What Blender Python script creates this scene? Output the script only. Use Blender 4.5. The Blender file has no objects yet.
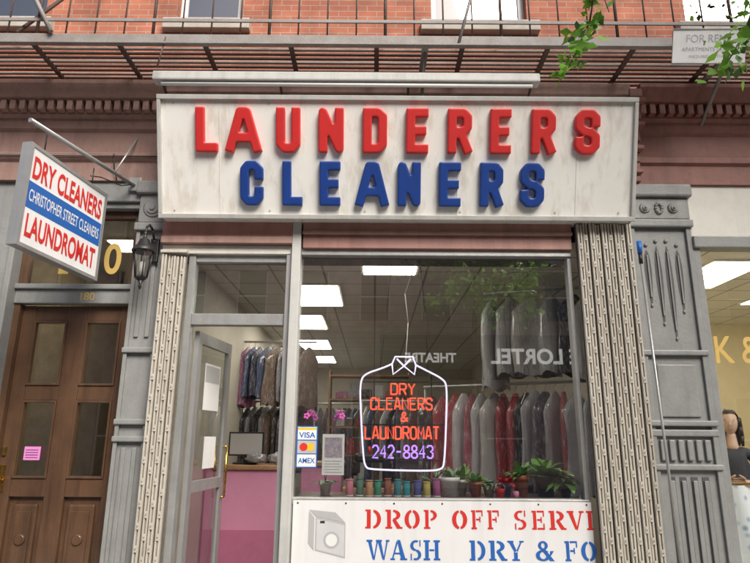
import bpy, bmesh, math, random
from mathutils import Vector, Matrix
random.seed(7)
R=random.random
def U(a,b): return a+(b-a)*random.random()
scene=bpy.context.scene
col=scene.collection

# ------------------------------------------------------------------ materials
def nd(nt,t,loc=(0,0),**k):
    n=nt.nodes.new(t)
    for a,b in k.items(): setattr(n,a,b)
    return n
def mat(name,c,rough=.6,metal=0,var=.25,vscale=6,streak=0,bump=.15,bscale=60,spec=.5,coat=0,dark=None,fine=.0,st_lo=.48):
    m=bpy.data.materials.new(name); m.use_nodes=True; nt=m.node_tree
    b=nt.nodes['Principled BSDF']
    b.inputs['Roughness'].default_value=rough; b.inputs['Metallic'].default_value=metal
    b.inputs['Specular IOR Level'].default_value=spec; b.inputs['Coat Weight'].default_value=coat
    tc=nd(nt,'ShaderNodeTexCoord')
    base=nd(nt,'ShaderNodeRGB'); base.outputs[0].default_value=(*c,1); last=base.outputs[0]
    dk=dark or tuple(x*.35 for x in c)
    def layer(scale,vec_scale,amt,lo,hi,last,col):
        mp=nd(nt,'ShaderNodeMapping'); mp.inputs['Scale'].default_value=vec_scale
        nt.links.new(tc.outputs['Object'],mp.inputs[0])
        n=nd(nt,'ShaderNodeTexNoise'); n.inputs['Scale'].default_value=scale; n.inputs['Detail'].default_value=6; n.inputs['Roughness'].default_value=.62
        nt.links.new(mp.outputs[0],n.inputs['Vector'])
        mr=nd(nt,'ShaderNodeMapRange'); mr.inputs[1].default_value=lo; mr.inputs[2].default_value=hi; mr.inputs[3].default_value=0; mr.inputs[4].default_value=amt
        nt.links.new(n.outputs[0],mr.inputs[0])
        mx=nd(nt,'ShaderNodeMix',data_type='RGBA'); nt.links.new(mr.outputs[0],mx.inputs[0])
        nt.links.new(last,mx.inputs[6]); mx.inputs[7].default_value=(*col,1)
        return mx.outputs[2]
    if var: last=layer(vscale,(1,1,1),var,.35,.75,last,dk)
    if streak: last=layer(9,(1,1,.09),streak,st_lo,.74,last,dk)
    if fine: last=layer(120,(1,1,1),fine,.45,.7,last,dk)
    nt.links.new(last,b.inputs['Base Color'])
    if bump:
        n=nd(nt,'ShaderNodeTexNoise'); n.inputs['Scale'].default_value=bscale; n.inputs['Detail'].default_value=5
        nt.links.new(tc.outputs['Object'],n.inputs['Vector'])
        bp=nd(nt,'ShaderNodeBump'); bp.inputs['Strength'].default_value=bump; bp.inputs['Distance'].default_value=.01
        nt.links.new(n.outputs[0],bp.inputs['Height']); nt.links.new(bp.outputs[0],b.inputs['Normal'])
        rr=nd(nt,'ShaderNodeMapRange'); rr.inputs[3].default_value=max(0,rough-.12); rr.inputs[4].default_value=min(1,rough+.15)
        nt.links.new(n.outputs[0],rr.inputs[0]); nt.links.new(rr.outputs[0],b.inputs['Roughness'])
    return m
def emis(name,c,s):
    m=bpy.data.materials.new(name); m.use_nodes=True; nt=m.node_tree
    b=nt.nodes['Principled BSDF']; b.inputs['Base Color'].default_value=(*[x*.5 for x in c],1)
    b.inputs['Emission Color'].default_value=(*c,1); b.inputs['Emission Strength'].default_value=s
    return m
def glass(name,tint=(.93,.97,.95),refl=.13,rough=0):
    m=bpy.data.materials.new(name); m.use_nodes=True; nt=m.node_tree; nt.nodes.clear()
    o=nd(nt,'ShaderNodeOutputMaterial'); t=nd(nt,'ShaderNodeBsdfTransparent'); g=nd(nt,'ShaderNodeBsdfGlossy')
    t.inputs[0].default_value=(*tint,1); g.inputs['Roughness'].default_value=rough
    lw=nd(nt,'ShaderNodeLayerWeight'); lw.inputs[0].default_value=.25
    mr=nd(nt,'ShaderNodeMapRange'); mr.inputs[3].default_value=refl; mr.inputs[4].default_value=.9
    pw=nd(nt,'ShaderNodeMath',operation='POWER'); pw.inputs[1].default_value=2.5
    nt.links.new(lw.outputs['Facing'],pw.inputs[0]); nt.links.new(pw.outputs[0],mr.inputs[0])
    mx=nd(nt,'ShaderNodeMixShader'); nt.links.new(mr.outputs[0],mx.inputs[0]); nt.links.new(t.outputs[0],mx.inputs[1]); nt.links.new(g.outputs[0],mx.inputs[2])
    nt.links.new(mx.outputs[0],o.inputs[0]); return m
def brick(name,c1,c2,mortar,w=.21,h=.07):
    m=bpy.data.materials.new(name); m.use_nodes=True; nt=m.node_tree; b=nt.nodes['Principled BSDF']
    tc=nd(nt,'ShaderNodeTexCoord'); s=nd(nt,'ShaderNodeSeparateXYZ'); cb=nd(nt,'ShaderNodeCombineXYZ')
    nt.links.new(tc.outputs['Object'],s.inputs[0]); nt.links.new(s.outputs[0],cb.inputs[0]); nt.links.new(s.outputs[2],cb.inputs[1])
    br=nd(nt,'ShaderNodeTexBrick'); nt.links.new(cb.outputs[0],br.inputs[0])
    br.inputs['Color1'].default_value=(*c1,1); br.inputs['Color2'].default_value=(*c2,1); br.inputs['Mortar'].default_value=(*mortar,1)
    br.inputs['Scale'].default_value=1; br.inputs['Brick Width'].default_value=w; br.inputs['Row Height'].default_value=h; br.inputs['Mortar Size'].default_value=.005
    n=nd(nt,'ShaderNodeTexNoise'); n.inputs['Scale'].default_value=3; n.inputs['Detail'].default_value=8; nt.links.new(tc.outputs['Object'],n.inputs['Vector'])
    mr=nd(nt,'ShaderNodeMapRange'); mr.inputs[1].default_value=.3; mr.inputs[2].default_value=.7; mr.inputs[3].default_value=.6; mr.inputs[4].default_value=1.1; nt.links.new(n.outputs[0],mr.inputs[0])
    mx=nd(nt,'ShaderNodeMix',data_type='RGBA',blend_type='MULTIPLY'); mx.inputs[0].default_value=1
    nt.links.new(br.outputs[0],mx.inputs[6]); nt.links.new(mr.outputs[0],mx.inputs[7])
    nt.links.new(mx.outputs[2],b.inputs['Base Color']); b.inputs['Roughness'].default_value=.85
    bp=nd(nt,'ShaderNodeBump'); bp.inputs['Strength'].default_value=.5; bp.inputs['Distance'].default_value=.01; bp.invert=True
    nt.links.new(br.outputs[1],bp.inputs['Height']); nt.links.new(bp.outputs[0],b.inputs['Normal'])
    return m
def tiles(name,c,line,size):
    m=bpy.data.materials.new(name); m.use_nodes=True; nt=m.node_tree; b=nt.nodes['Principled BSDF']
    tc=nd(nt,'ShaderNodeTexCoord')
    br=nd(nt,'ShaderNodeTexBrick'); br.offset=0; nt.links.new(tc.outputs['Object'],br.inputs[0])
    br.inputs['Color1'].default_value=(*c,1); br.inputs['Color2'].default_value=(*[x*.93 for x in c],1); br.inputs['Mortar'].default_value=(*line,1)
    br.inputs['Scale'].default_value=1; br.inputs['Brick Width'].default_value=size; br.inputs['Row Height'].default_value=size; br.inputs['Mortar Size'].default_value=.014
    nt.links.new(br.outputs[0],b.inputs['Base Color']); b.inputs['Roughness'].default_value=.7
    return m

M_grey=mat('grey_paint',(.29,.295,.285),.42,var=.3,streak=.35,bump=.25,bscale=35)
M_greyD=mat('grey_recess_shade',(.085,.085,.085),.6)  # darker grey; on the pilaster it paints groove shade
M_brown=mat('brownstone_paint',(.38,.235,.195),.6,var=.35,streak=.45,bump=.3,bscale=30)
M_brownR=mat('red_brown_paint',(.31,.135,.105),.55,var=.35,streak=.45,bump=.3,bscale=30)
M_pink=mat('pink_header_paint',(.46,.24,.20),.5,var=.3,streak=.4)
M_cream=mat('cream_paint',(.76,.74,.66),.6,var=.15,streak=.15)
M_sign=mat('sign_board_white',(.85,.84,.79),.5,var=.10,vscale=2.5,streak=.6,bump=.04,dark=(.48,.41,.30),st_lo=.50)
M_alu=mat('aluminium',(.46,.46,.45),.4,metal=.5,var=.2,streak=.25)
M_aluL=mat('painted_metal_light',(.54,.54,.51),.5,var=.2,streak=.35)
M_rust=mat('fire_escape_iron',(.10,.07,.06),.65,var=.5,dark=(.17,.075,.04),bump=.4)
M_rail=mat('fire_escape_grey',(.30,.285,.27),.55,var=.5,dark=(.15,.09,.06),bump=.3)
M_red=mat('red_letter',(.66,.03,.028),.4,var=.3,vscale=5,streak=.3,coat=.1,bump=.05,dark=(.40,.03,.03))
M_blue=mat('blue_letter',(.012,.055,.28),.4,var=.35,vscale=5,streak=.3,coat=.1,bump=.05,dark=(.01,.03,.15))
M_gate=mat('gate_steel',(.56,.525,.45),.5,var=.3,vscale=9,streak=.5,dark=(.26,.21,.16),fine=.2)
M_gateM=mat('gate_link_steel',(.30,.27,.23),.55,var=.3,vscale=9,streak=.3)
M_gateD=mat('gate_gap_shade',(.17,.15,.125),.6,metal=.1,var=.4,vscale=9,streak=.4)  # dark tone for the shade between folded bars
M_wood=mat('dark_wood',(.13,.068,.036),.36,var=.5,vscale=4,streak=.75,coat=.25,dark=(.035,.019,.012),fine=.3)
M_black=mat('black_iron',(.02,.02,.02),.4,var=.2)
M_brass=mat('brass',(.6,.38,.1),.25,metal=1,var=.3)
M_gold=mat('gold_leaf',(.70,.48,.14),.4,metal=.3,var=.1)
M_white=mat('white_plastic',(.8,.8,.78),.45,var=.08,bump=.03)
M_signface=mat('sign_face_white',(.85,.85,.84),.3,var=.08,vscale=3,streak=.18,bump=.02,dark=(.5,.48,.42))
M_fred=mat('flat_red',(.66,.03,.025),.45,var=.2,bump=0,dark=(.45,.03,.03))
M_fblue=mat('flat_blue',(.02,.13,.46),.45,var=.15,bump=0)
M_fblack=mat('flat_black',(.03,.03,.03),.5,var=0,bump=0)
M_fgrey=mat('flat_grey',(.45,.45,.45),.5,var=0,bump=0)
M_fyel=mat('flat_yellow',(.8,.5,.03),.5,var=0,bump=0)
M_banner=mat('banner_vinyl',(.80,.80,.79),.35,var=.1,vscale=2,streak=.15,bump=.08,bscale=4)
M_wall=mat('interior_wall',(.56,.52,.44),.8,var=.15)
M_floor=mat('interior_floor',(.26,.23,.20),.4,var=.3)
M_ceil=tiles('ceiling_tiles',(.72,.71,.65),(.3,.29,.27),.61)
M_pinkc=mat('pink_laminate',(.60,.25,.38),.4,var=.1)
M_woodL=mat('wood_light',(.35,.2,.1),.45,var=.4,streak=.3)
M_glass=glass('window_glass',tint=(.92,.94,.93),refl=.31)
M_glassS=glass('salon_window_glass',refl=.14)
M_glassD=glass('door_glass',tint=(.75,.78,.76),refl=.32)
M_glassW=glass('upper_window_glass',tint=(.3,.33,.35),refl=.4)
M_brick=brick('red_brick',(.52,.18,.10),(.43,.14,.085),(.44,.33,.26))
M_brick2=brick('tan_brick',(.70,.61,.50),(.63,.54,.43),(.5,.46,.4))
M_stone=mat('sill_stone',(.50,.46,.40),.8,var=.3,streak=.3)
M_leaf=mat('leaf_green',(.085,.21,.035),.5,var=.5,vscale=14,bump=0,dark=(.03,.09,.012))
M_leaf2=mat('leaf_dark',(.04,.12,.025),.45,var=.4,vscale=10,bump=0)
M_bark=mat('bark',(.13,.1,.075),.9,var=.5,streak=.5,bump=.8,bscale=25)
M_terra=mat('terracotta',(.42,.15,.08),.8,var=.2)
M_skin=mat('skin',(.62,.40,.30),.5,var=.08,bump=0)
M_hair=mat('hair',(.025,.016,.012),.4,var=.2)
M_asph=mat('asphalt',(.05,.05,.052),.9,var=.3,fine=.5)
M_conc=mat('sidewalk_concrete',(.36,.35,.33),.9,var=.3,fine=.3)
M_lamp=emis('ceiling_light',(1,.95,.82),12)
M_lampW=emis('warm_light',(1,.86,.64),15)
M_nw=emis('neon_white',(.80,.74,1),1.6)
M_nr=emis('neon_red',(1,.085,.04),2.1)
M_np=emis('neon_purple',(.45,.22,1),2.1)

# ------------------------------------------------------------------ helpers
def empty(name,loc=(0,0,0)):
    e=bpy.data.objects.new(name,None); e.location=loc; e.empty_display_size=.1; col.objects.link(e); return e
class Mesh:
    def __init__(s): s.bm=bmesh.new(); s.mats=[]
    def mi(s,m):
        if m not in s.mats: s.mats.append(m)
        return s.mats.index(m)
    def face(s,pts,m):
        vs=[s.bm.verts.new(p) for p in pts]
        try: f=s.bm.faces.new(vs); f.material_index=s.mi(m); return f
        except Exception: return None
    def box(s,x0,x1,y0,y1,z0,z1,m,bev=0,rot=None,about=None):
        r=bmesh.ops.create_cube(s.bm,size=1); vs=r['verts']
        for v in vs:
            v.co=Vector(((x0+x1)/2+v.co.x*(x1-x0),(y0+y1)/2+v.co.y*(y1-y0),(z0+z1)/2+v.co.z*(z1-z0)))
        if rot is not None:
            c=Vector(about) if about else Vector(((x0+x1)/2,(y0+y1)/2,(z0+z1)/2))
            for v in vs: v.co=c+rot@(v.co-c)
        fs=set(f for v in vs for f in v.link_faces); k=s.mi(m)
        for f in fs: f.material_index=k
        if bev:
            es=set(e for v in vs for e in v.link_edges)
            rr=bmesh.ops.bevel(s.bm,geom=list(es),offset=bev,segments=2,affect='EDGES',profile=.6)
            for f in rr['faces']: f.material_index=k
    def cyl(s,p0,p1,r0,m,r1=None,n=12,smooth=True,cap=True):
        r1=r0 if r1 is None else r1; p0=Vector(p0); p1=Vector(p1); d=(p1-p0)
        if d.length<1e-6: return
        d.normalize(); a=d.orthogonal().normalized(); b=d.cross(a); k=s.mi(m)
        A=[s.bm.verts.new(p0+(a*math.cos(t)+b*math.sin(t))*r0) for t in [2*math.pi*i/n for i in range(n)]]
        B=[s.bm.verts.new(p1+(a*math.cos(t)+b*math.sin(t))*r1) for t in [2*math.pi*i/n for i in range(n)]]
        for i in range(n):
            f=s.bm.faces.new((A[i],A[(i+1)%n],B[(i+1)%n],B[i])); f.material_index=k; f.smooth=smooth
        if cap:
            f=s.bm.faces.new(A[::-1]); f.material_index=k; f=s.bm.faces.new(B); f.material_index=k
    def path(s,pts,r,m,n=8,r1=None):
        N=len(pts)-1
        for i in range(N):
            ra=r if r1 is None else r+(r1-r)*i/N; rb=r if r1 is None else r+(r1-r)*(i+1)/N
            s.cyl(pts[i],pts[i+1],ra,m,rb,n)
    def lathe(s,c,prof,m,n=16,smooth=True):
        c=Vector(c); rings=[]; k=s.mi(m)
        for r,z in prof:
            rings.append([s.bm.verts.new(c+Vector((math.cos(2*math.pi*i/n)*r,math.sin(2*math.pi*i/n)*r,z))) for i in range(n)])
        for a,b in zip(rings,rings[1:]):
            for i in range(n):
                f=s.bm.faces.new((a[i],a[(i+1)%n],b[(i+1)%n],b[i])); f.material_index=k; f.smooth=smooth
        f=s.bm.faces.new(rings[0][::-1]); f.material_index=k
        f=s.bm.faces.new(rings[-1]); f.material_index=k
    def ball(s,c,r,m,sc=(1,1,1),n=12):
        rr=bmesh.ops.create_uvsphere(s.bm,u_segments=n,v_segments=max(6,n*2//3),radius=r); k=s.mi(m)
        for v in rr['verts']: v.co=Vector(c)+Vector((v.co.x*sc[0],v.co.y*sc[1],v.co.z*sc[2]))
        for f in set(f for v in rr['verts'] for f in v.link_faces): f.material_index=k; f.smooth=True
    def prof_x(s,prof,x0,x1,m):
        k=s.mi(m); A=[s.bm.verts.new((x0,y,z)) for y,z in prof]; B=[s.bm.verts.new((x1,y,z)) for y,z in prof]; n=len(prof)
        for i in range(n):
            f=s.bm.faces.new((A[i],A[(i+1)%n],B[(i+1)%n],B[i])); f.material_index=k
        f=s.bm.faces.new(A[::-1]); f.material_index=k; f=s.bm.faces.new(B); f.material_index=k
    def done(s,name,parent=None,recalc=True):
        if recalc: bmesh.ops.recalc_face_normals(s.bm,faces=s.bm.faces[:])
        me=bpy.data.meshes.new(name); s.bm.to_mesh(me); s.bm.free()
        for m in s.mats: me.materials.append(m)
        o=bpy.data.objects.new(name,me); col.objects.link(o)
        if parent:
            o.parent=parent; o.matrix_parent_inverse=Matrix.Translation(parent.location).inverted()
        return o
class Fr:
    def __init__(s,O,U=(1,0,0),V=(0,0,1),N=(0,-1,0)): s.O=Vector(O); s.U=Vector(U).normalized(); s.V=Vector(V).normalized(); s.N=Vector(N).normalized()
    def p(s,u,v,n=0): return s.O+s.U*u+s.V*v+s.N*n
def quad(M,F,u0,u1,v0,v1,n,m): M.face([F.p(u0,v0,n),F.p(u1,v0,n),F.p(u1,v1,n),F.p(u0,v1,n)],m)
def ftext(M,F,body,u0,u1,v0,v1,n,m,off=0.0):
    cu=bpy.data.curves.new('t','FONT'); cu.body=body; cu.size=1; cu.offset=off; cu.fill_mode='FRONT'
    o=bpy.data.objects.new('t',cu); col.objects.link(o)
    dg=bpy.context.evaluated_depsgraph_get(); dg.update(); me=o.evaluated_get(dg).to_mesh()
    co=[v.co.copy() for v in me.vertices]; x0=min(c.x for c in co); x1=max(c.x for c in co); y0=min(c.y for c in co); y1=max(c.y for c in co)
    k=M.mi(m); vs=[M.bm.verts.new(F.p(u0+(c.x-x0)/(x1-x0)*(u1-u0),v0+(c.y-y0)/(y1-y0)*(v1-v0),n)) for c in co]
    for p in me.polygons:
        try: f=M.bm.faces.new([vs[i] for i in p.vertices]); f.material_index=k
        except Exception: pass
    o.evaluated_get(dg).to_mesh_clear(); bpy.data.objects.remove(o)
FONT={
'L':[[(0,1),(0,0),(1,0)]],
'A':[[(0,0),(.38,1),(.62,1),(1,0)],[(.16,.28),(.84,.28)]],
'U':[[(0,1),(0,.12),(.25,0),(.75,0),(1,.12),(1,1)]],
'N':[[(0,0),(0,1),(1,0),(1,1)]],
'D':[[(0,0),(0,1),(.7,1),(1,.88),(1,.12),(.7,0),(0,0)]],
'E':[[(1,1),(0,1),(0,0),(1,0)],[(0,.5),(.85,.5)]],
'R':[[(0,0),(0,1),(.75,1),(1,.88),(1,.6),(.75,.48),(0,.48)],[(.55,.48),(1,0)]],
'S':[[(1,.76),(1,.88),(.75,1),(.25,1),(0,.88),(0,.64),(.25,.53),(.75,.47),(1,.36),(1,.12),(.75,0),(.25,0),(0,.12),(0,.24)]],
'C':[[(1,.72),(1,.88),(.75,1),(.25,1),(0,.88),(0,.12),(.25,0),(.75,0),(1,.12),(1,.28)]],
'O':[[(.3,0),(0,.15),(0,.85),(.3,1),(.7,1),(1,.85),(1,.15),(.7,0),(.3,0)]],
'M':[[(0,0),(0,1),(.5,.35),(1,1),(1,0)]],'T':[[(0,1),(1,1)],[(.5,1),(.5,0)]],
'Y':[[(0,1),(.5,.5),(1,1)],[(.5,.5),(.5,0)]],
'&':[[(1,0),(.2,.75),(.35,1),(.65,1),(.75,.8),(.1,.35),(.1,.1),(.4,0),(.7,.08),(1,.45)]],
'2':[[(0,.8),(.25,1),(.75,1),(1,.8),(1,.6),(0,0),(1,0)]],
'4':[[(.75,0),(.75,1),(0,.35),(1,.35)]],
'8':[[(.5,.52),(.1,.65),(.1,.88),(.35,1),(.65,1),(.9,.88),(.9,.65),(.5,.52),(0,.35),(0,.12),(.3,0),(.7,0),(1,.12),(1,.35),(.5,.52)]],
'3':[[(0,.85),(.25,1),(.75,1),(1,.85),(1,.65),(.6,.52),(1,.4),(1,.15),(.75,0),(.25,0),(0,.15)]],
'-':[[(.1,.5),(.9,.5)]],
}
# =============================================================== GROUND
g=Mesh(); g.face([(-300,-300,-.14),(300,-300,-.14),(300,300,-.14),(-300,300,-.14)],mat('ground_soil',(.16,.15,.13),.95)); g.done('ground')
g=Mesh(); g.face([(-60,-12.2,-.132),(60,-12.2,-.132),(60,-3.7,-.132),(-60,-3.7,-.132)],M_asph)
for i in range(-8,9): g.box(i*6-1,i*6+1,-8.05,-7.93,-.131,-.127,M_white)
g.done('road')
g=Mesh()
for i in range(-16,16): 
    for a,b in ((-3.52,-1.8),(-1.79,.1)): g.box(i*1.5+.004,i*1.5+1.496,a,b,-.1,0,M_conc,bev=.006)
g.box(-24,24,-3.7,-3.53,-.135,.002,M_stone,bev=.01); g.done('pavement')
g=Mesh()
g.box(-24,24,-15.2,-12.35,-.135,0,M_conc); g.box(-24,24,-12.34,-12.2,-.135,.002,M_stone,bev=.01); g.done('pavement')

# =============================================================== BUILDING
B=empty('brick_building')
def wall_holes(M,x0,x1,z0,z1,y,holes,m,depth=.15,dirn=1):
    xs=sorted({x0,x1,*[h[0] for h in holes],*[h[1] for h in holes]}); zs=sorted({z0,z1,*[h[2] for h in holes],*[h[3] for h in holes]})
    for a,b in zip(xs,xs[1:]):
        for c,d in zip(zs,zs[1:]):
            if any(h[0]<=a and b<=h[1] and h[2]<=c and d<=h[3] for h in holes): continue
            M.face([(a,y,c),(b,y,c),(b,y,d),(a,y,d)],m)
    for h in holes:
        Y=y+depth*dirn
        M.face([(h[0],y,h[2]),(h[0],Y,h[2]),(h[0],Y,h[3]),(h[0],y,h[3])],m)
        M.face([(h[1],y,h[2]),(h[1],Y,h[2]),(h[1],Y,h[3]),(h[1],y,h[3])],m)
        M.face([(h[0],y,h[2]),(h[1],y,h[2]),(h[1],Y,h[2]),(h[0],Y,h[2])],m)
        M.face([(h[0],y,h[3]),(h[1],y,h[3]),(h[1],Y,h[3]),(h[0],Y,h[3])],m)
def sash(M,x0,x1,z0,z1,y,mf,mg):
    t=.06
    M.box(x0,x0+t,y,y+.05,z0,z1,mf); M.box(x1-t,x1,y,y+.05,z0,z1,mf)
    M.box(x0+t,x1-t,y+.002,y+.052,z0,z0+t,mf); M.box(x0+t,x1-t,y+.002,y+.052,z1-t,z1,mf)
    M.box(x0+t,x1-t,y-.01,y+.04,(z0+z1)/2-.03,(z0+z1)/2+.03,mf)
    M.face([(x0,y+.03,z0),(x1,y+.03,z0),(x1,y+.03,z1),(x0,y+.03,z1)],mg)
w=Mesh(); holes=[]
for zc in (6.0,9.6):
    for a,b in ((-7.6,-6.6),(-4.9,-3.65),(-2.2,-1.5),(.6,1.65),(3.4,4.4),(6.6,7.6)): holes.append((a,b,zc,zc+1.9))
wall_holes(w,-9,9,4.98,13,.06,holes,M_brick)
w.face([(-9,.06,0),(-9,12,0),(-9,12,13),(-9,.06,13)],M_brick); w.face([(9,.06,0),(9,12,0),(9,12,13),(9,.06,13)],M_brick)
w.face([(-9,.06,13),(9,.06,13),(9,12,13),(-9,12,13)],M_stone); w.face([(-9,12,0),(9,12,0),(9,12,13),(-9,12,13)],M_brick)
w.done('brick_wall',B,recalc=False)
w=Mesh()
for h in holes:
    sash(w,h[0],h[1],h[2],h[3],.17,M_white,M_glassW)
    w.box(h[0]-.12,h[1]+.12,-.03,.2,h[2]-.13,h[2],M_stone,bev=.01); w.box(h[0]-.12,h[1]+.12,.02,.2,h[3],h[3]+.22,M_stone,bev=.01)
    w.face([(h[0]-.3,.9,h[2]-.2),(h[1]+.3,.9,h[2]-.2),(h[1]+.3,.9,h[3]+.2),(h[0]-.3,.9,h[3]+.2)],M_wall)
w.box(-9,9,-.35,.05,12.7,13.1,M_brownR,bev=.03)
w.done('upper_windows',B)

def cornice(M,x0,x1,m,z=4.07,top=5.03,dent=True):
    prof=[(.05,z),(-.05,z),(-.05,z+.20),(-.085,z+.22),(-.085,z+.28),(-.06,z+.30),(-.06,z+.52),(-.10,z+.545),(-.12,z+.60),(-.12,z+.64),
          (-.17,z+.66),(-.17,z+.78),(-.27,z+.80),(-.30,z+.86),(-.33,z+.92),(-.33,top),(.05,top)]
    M.prof_x(prof,x0,x1,m)
    n=int((x1-x0)/.095)
    for i in range(n):
        a=x0+.02+i*.095; M.box(a,a+.055,-.245,-.171,z+.68,z+.79,m)
w=Mesh(); cornice(w,-9,-2.08,M_brown)
w.cyl((-9,-.10,4.33),(-2.1,-.10,4.31),.007,M_black,n=6); w.path([(-2.62,-.11,4.33),(-2.60,-.10,4.15),(-2.58,-.06,4.07)],.006,M_black,n=6)
w.done('cornice_left',B)
w=Mesh(); cornice(w,2.62,9,M_brownR)
for x0 in (2.50,):
    for i in range(9):
        t=i/8; w.box(x0,x0+.13,-.12-.22*t**1.5,0.03,4.07+.1*i,4.07+.1*i+.098,M_brownR,bev=.012)
    for i in range(4): w.box(x0-.012,x0+.142,-.16-.07*i,0.02,4.15+.22*i,4.19+.22*i,M_brownR,bev=.008)
w.done('cornice_right',B)
w=Mesh(); w.box(-2.08,2.5,.0,.06,3.70,5.03,M_brown)
w.box(-2.08,2.52,-.33,0,4.9,5.03,M_brown,bev=.01)
w.done('fascia_wall',B)
w=Mesh()
w.box(-2.06,-.80,-.10,.06,3.47,3.70,M_pink,bev=.008); w.box(-2.06,-.80,-.125,.06,3.40,3.468,M_brown,bev=.006); w.box(-2.06,-.81,-.06,.06,3.31,3.398,M_cream,bev=.01)
w.box(-.70,1.90,-.10,.06,3.53,3.70,M_pink,bev=.008); w.box(-.70,1.90,-.13,.06,3.50,3.529,M_brown,bev=.006); w.box(-.70,1.90,-.08,.06,3.37,3.498,M_pink,bev=.006)
w.box(-2.06,1.9,.06,.3,3.3,3.75,M_greyD)
w.done('storefront_header',B)
w=Mesh(); w.box(-.80,-.715,-.11,.08,0,3.70,M_aluL,bev=.008); w.box(-.855,-.803,-.05,.08,0,3.31,M_alu,bev=.006)
w.box(-1.80,-1.735,-.03,.08,0,3.31,M_grey,bev=.006)
w.box(-1.735,-.855,-.02,.08,2.62,2.73,M_grey,bev=.008); w.box(-1.735,-.855,-.01,.07,3.24,3.31,M_alu,bev=.006)
w.face([(-1.735,.03,2.73),(-.855,.03,2.73),(-.855,.03,3.24),(-1.735,.03,3.24)],M_glassD)
w.box(-.715,1.90,-.04,.08,3.31,3.37,M_alu,bev=.006); w.box(-.715,1.90,-.03,.09,1.03,1.085,M_alu,bev=.006); w.box(1.86,1.90,-.02,.08,1.085,3.31,M_alu,bev=.006)
w.box(-.715,1.90,-.02,.10,0,1.03,M_grey)
w.done('shopfront_frame',B)
w=Mesh(); w.face([(-.715,.03,1.085),(1.86,.03,1.085),(1.86,.03,3.31),(-.715,.03,3.31)],M_glass); w.done('shop_window_glass',B)

w=Mesh()
w.box(2.50,3.10,.0,.3,0,4.07,M_grey,bev=.008); w.box(2.50,3.10,-.035,-.001,0,.35,M_grey,bev=.01)
F0=-.03
w.box(2.50,2.545,F0,-.001,.36,3.62,M_grey,bev=.006); w.box(3.05,3.10,F0,-.001,.36,3.62,M_grey,bev=.006)
w.box(2.48,3.12,-.06,-.001,3.62,3.70,M_grey,bev=.015); w.box(2.47,3.13,-.09,-.001,3.93,4.06,M_grey,bev=.02); w.box(2.5,3.1,-.045,-.001,3.705,3.925,M_grey,bev=.01)
for dx in (-.14,.14):
    for rr,dy in ((.055,-.065),(.035,-.08),(.015,-.095)):
        w.cyl((2.8+dx,-.045,3.815),(2.8+dx,dy,3.815),rr,M_grey,rr*.8,16)
for i in range(10): w.ball((2.8+.0+.03*math.cos(i*.628),-.05,3.815+.05*math.sin(i*.628)),.018,M_grey,n=8)
def drop(M,x,z0,z1,r):
    P=[]
    for i in range(13):
        t=i/12; ww=r*math.sin(math.pi*min(1,t*.9+.1))**.6*(.35+.65*t); P.append((ww,z0+(z1-z0)*t))
    M.face([(x+a,-.0035,z) for a,z in P]+[(x-a,-.0035,z) for a,z in P[::-1]],M_greyD)  # flat dark outline, painted as the shade of an incised groove
    M.box(x-.007,x+.007,-.016,-.004,z0+.06,z1-.06,M_grey,bev=.003); M.ball((x,-.006,z1+.045),.02,M_grey,(1,.7,1),10); M.ball((x,-.006,z0-.02),.014,M_grey,(1,.7,1.4),8)
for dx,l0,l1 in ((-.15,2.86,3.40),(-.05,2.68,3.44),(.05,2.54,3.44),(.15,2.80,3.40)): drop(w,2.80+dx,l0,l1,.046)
for z,h,d in ((2.36,.05,.05),(1.72,.05,.06),(1.63,.06,.04),(1.34,.05,.05)): w.box(2.49,3.11,-d,-.001,z,z+h,M_grey,bev=.012)
for i in range(6):
    x=2.60+i*.08; w.box(x-.026,x+.026,-.03,-.001,1.42,1.60,M_grey,bev=.01)
w.box(2.62,2.98,-.02,-.001,1.80,2.28,M_grey,bev=.012)
for i in range(4):
    x=2.65+i*.10; w.box(x-.030,x+.030,-.005,-.001,.5,1.28,M_greyD); w.box(x-.020,x+.020,-.022,-.0055,.53,1.25,M_grey,bev=.007)  # dark strips paint groove shade around the raised flutes
w.done('pilaster_right',B)
w=Mesh()
w.box(-2.34,-2.05,.0,.3,0,4.07,M_grey,bev=.008)
w.box(-2.34,-2.305,-.03,-.001,.3,3.55,M_grey,bev=.006); w.box(-2.085,-2.05,-.03,-.001,.3,3.55,M_grey,bev=.006)
w.box(-2.36,-2.03,-.06,-.001,3.55,3.63,M_grey,bev=.014); w.box(-2.37,-2.03,-.09,-.001,3.93,4.06,M_grey,bev=.02)
w.box(-2.335,-2.055,-.04,-.001,3.635,3.925,M_grey,bev=.01)
for rr,dy in ((.10,-.055),(.07,-.07),(.03,-.085)): w.cyl((-2.195,-.04,3.78),(-2.195,dy,3.78),rr,M_grey,rr*.85,18)
for z in (2.35,1.7,1.55): w.box(-2.35,-2.04,-.05,-.001,z,z+.05,M_grey,bev=.012)
for dx in (-.05,.05):
    w.box(-2.195+dx-.02,-2.195+dx+.02,-.02,-.001,2.5,3.45,M_grey,bev=.008); w.box(-2.195+dx-.02,-2.195+dx+.02,-.02,-.001,.5,1.5,M_grey,bev=.008)
w.box(-3.98,-3.52,.0,.3,0,4.07,M_grey,bev=.008)
w.box(-3.56,-3.50,-.04,.2,0,3.9,M_grey,bev=.01)
w.box(-3.5,-2.34,-.02,.2,3.86,4.07,M_grey,bev=.01); w.box(-3.5,-2.34,.02,.2,3.80,3.858,M_grey,bev=.01)
w.box(-9,-3.98,.02,.3,0,4.07,M_brown); w.box(-5.6,-4.2,-.02,.019,.4,3.8,M_grey,bev=.02)
w.done('entrance_surround',B)
w=Mesh()
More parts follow.
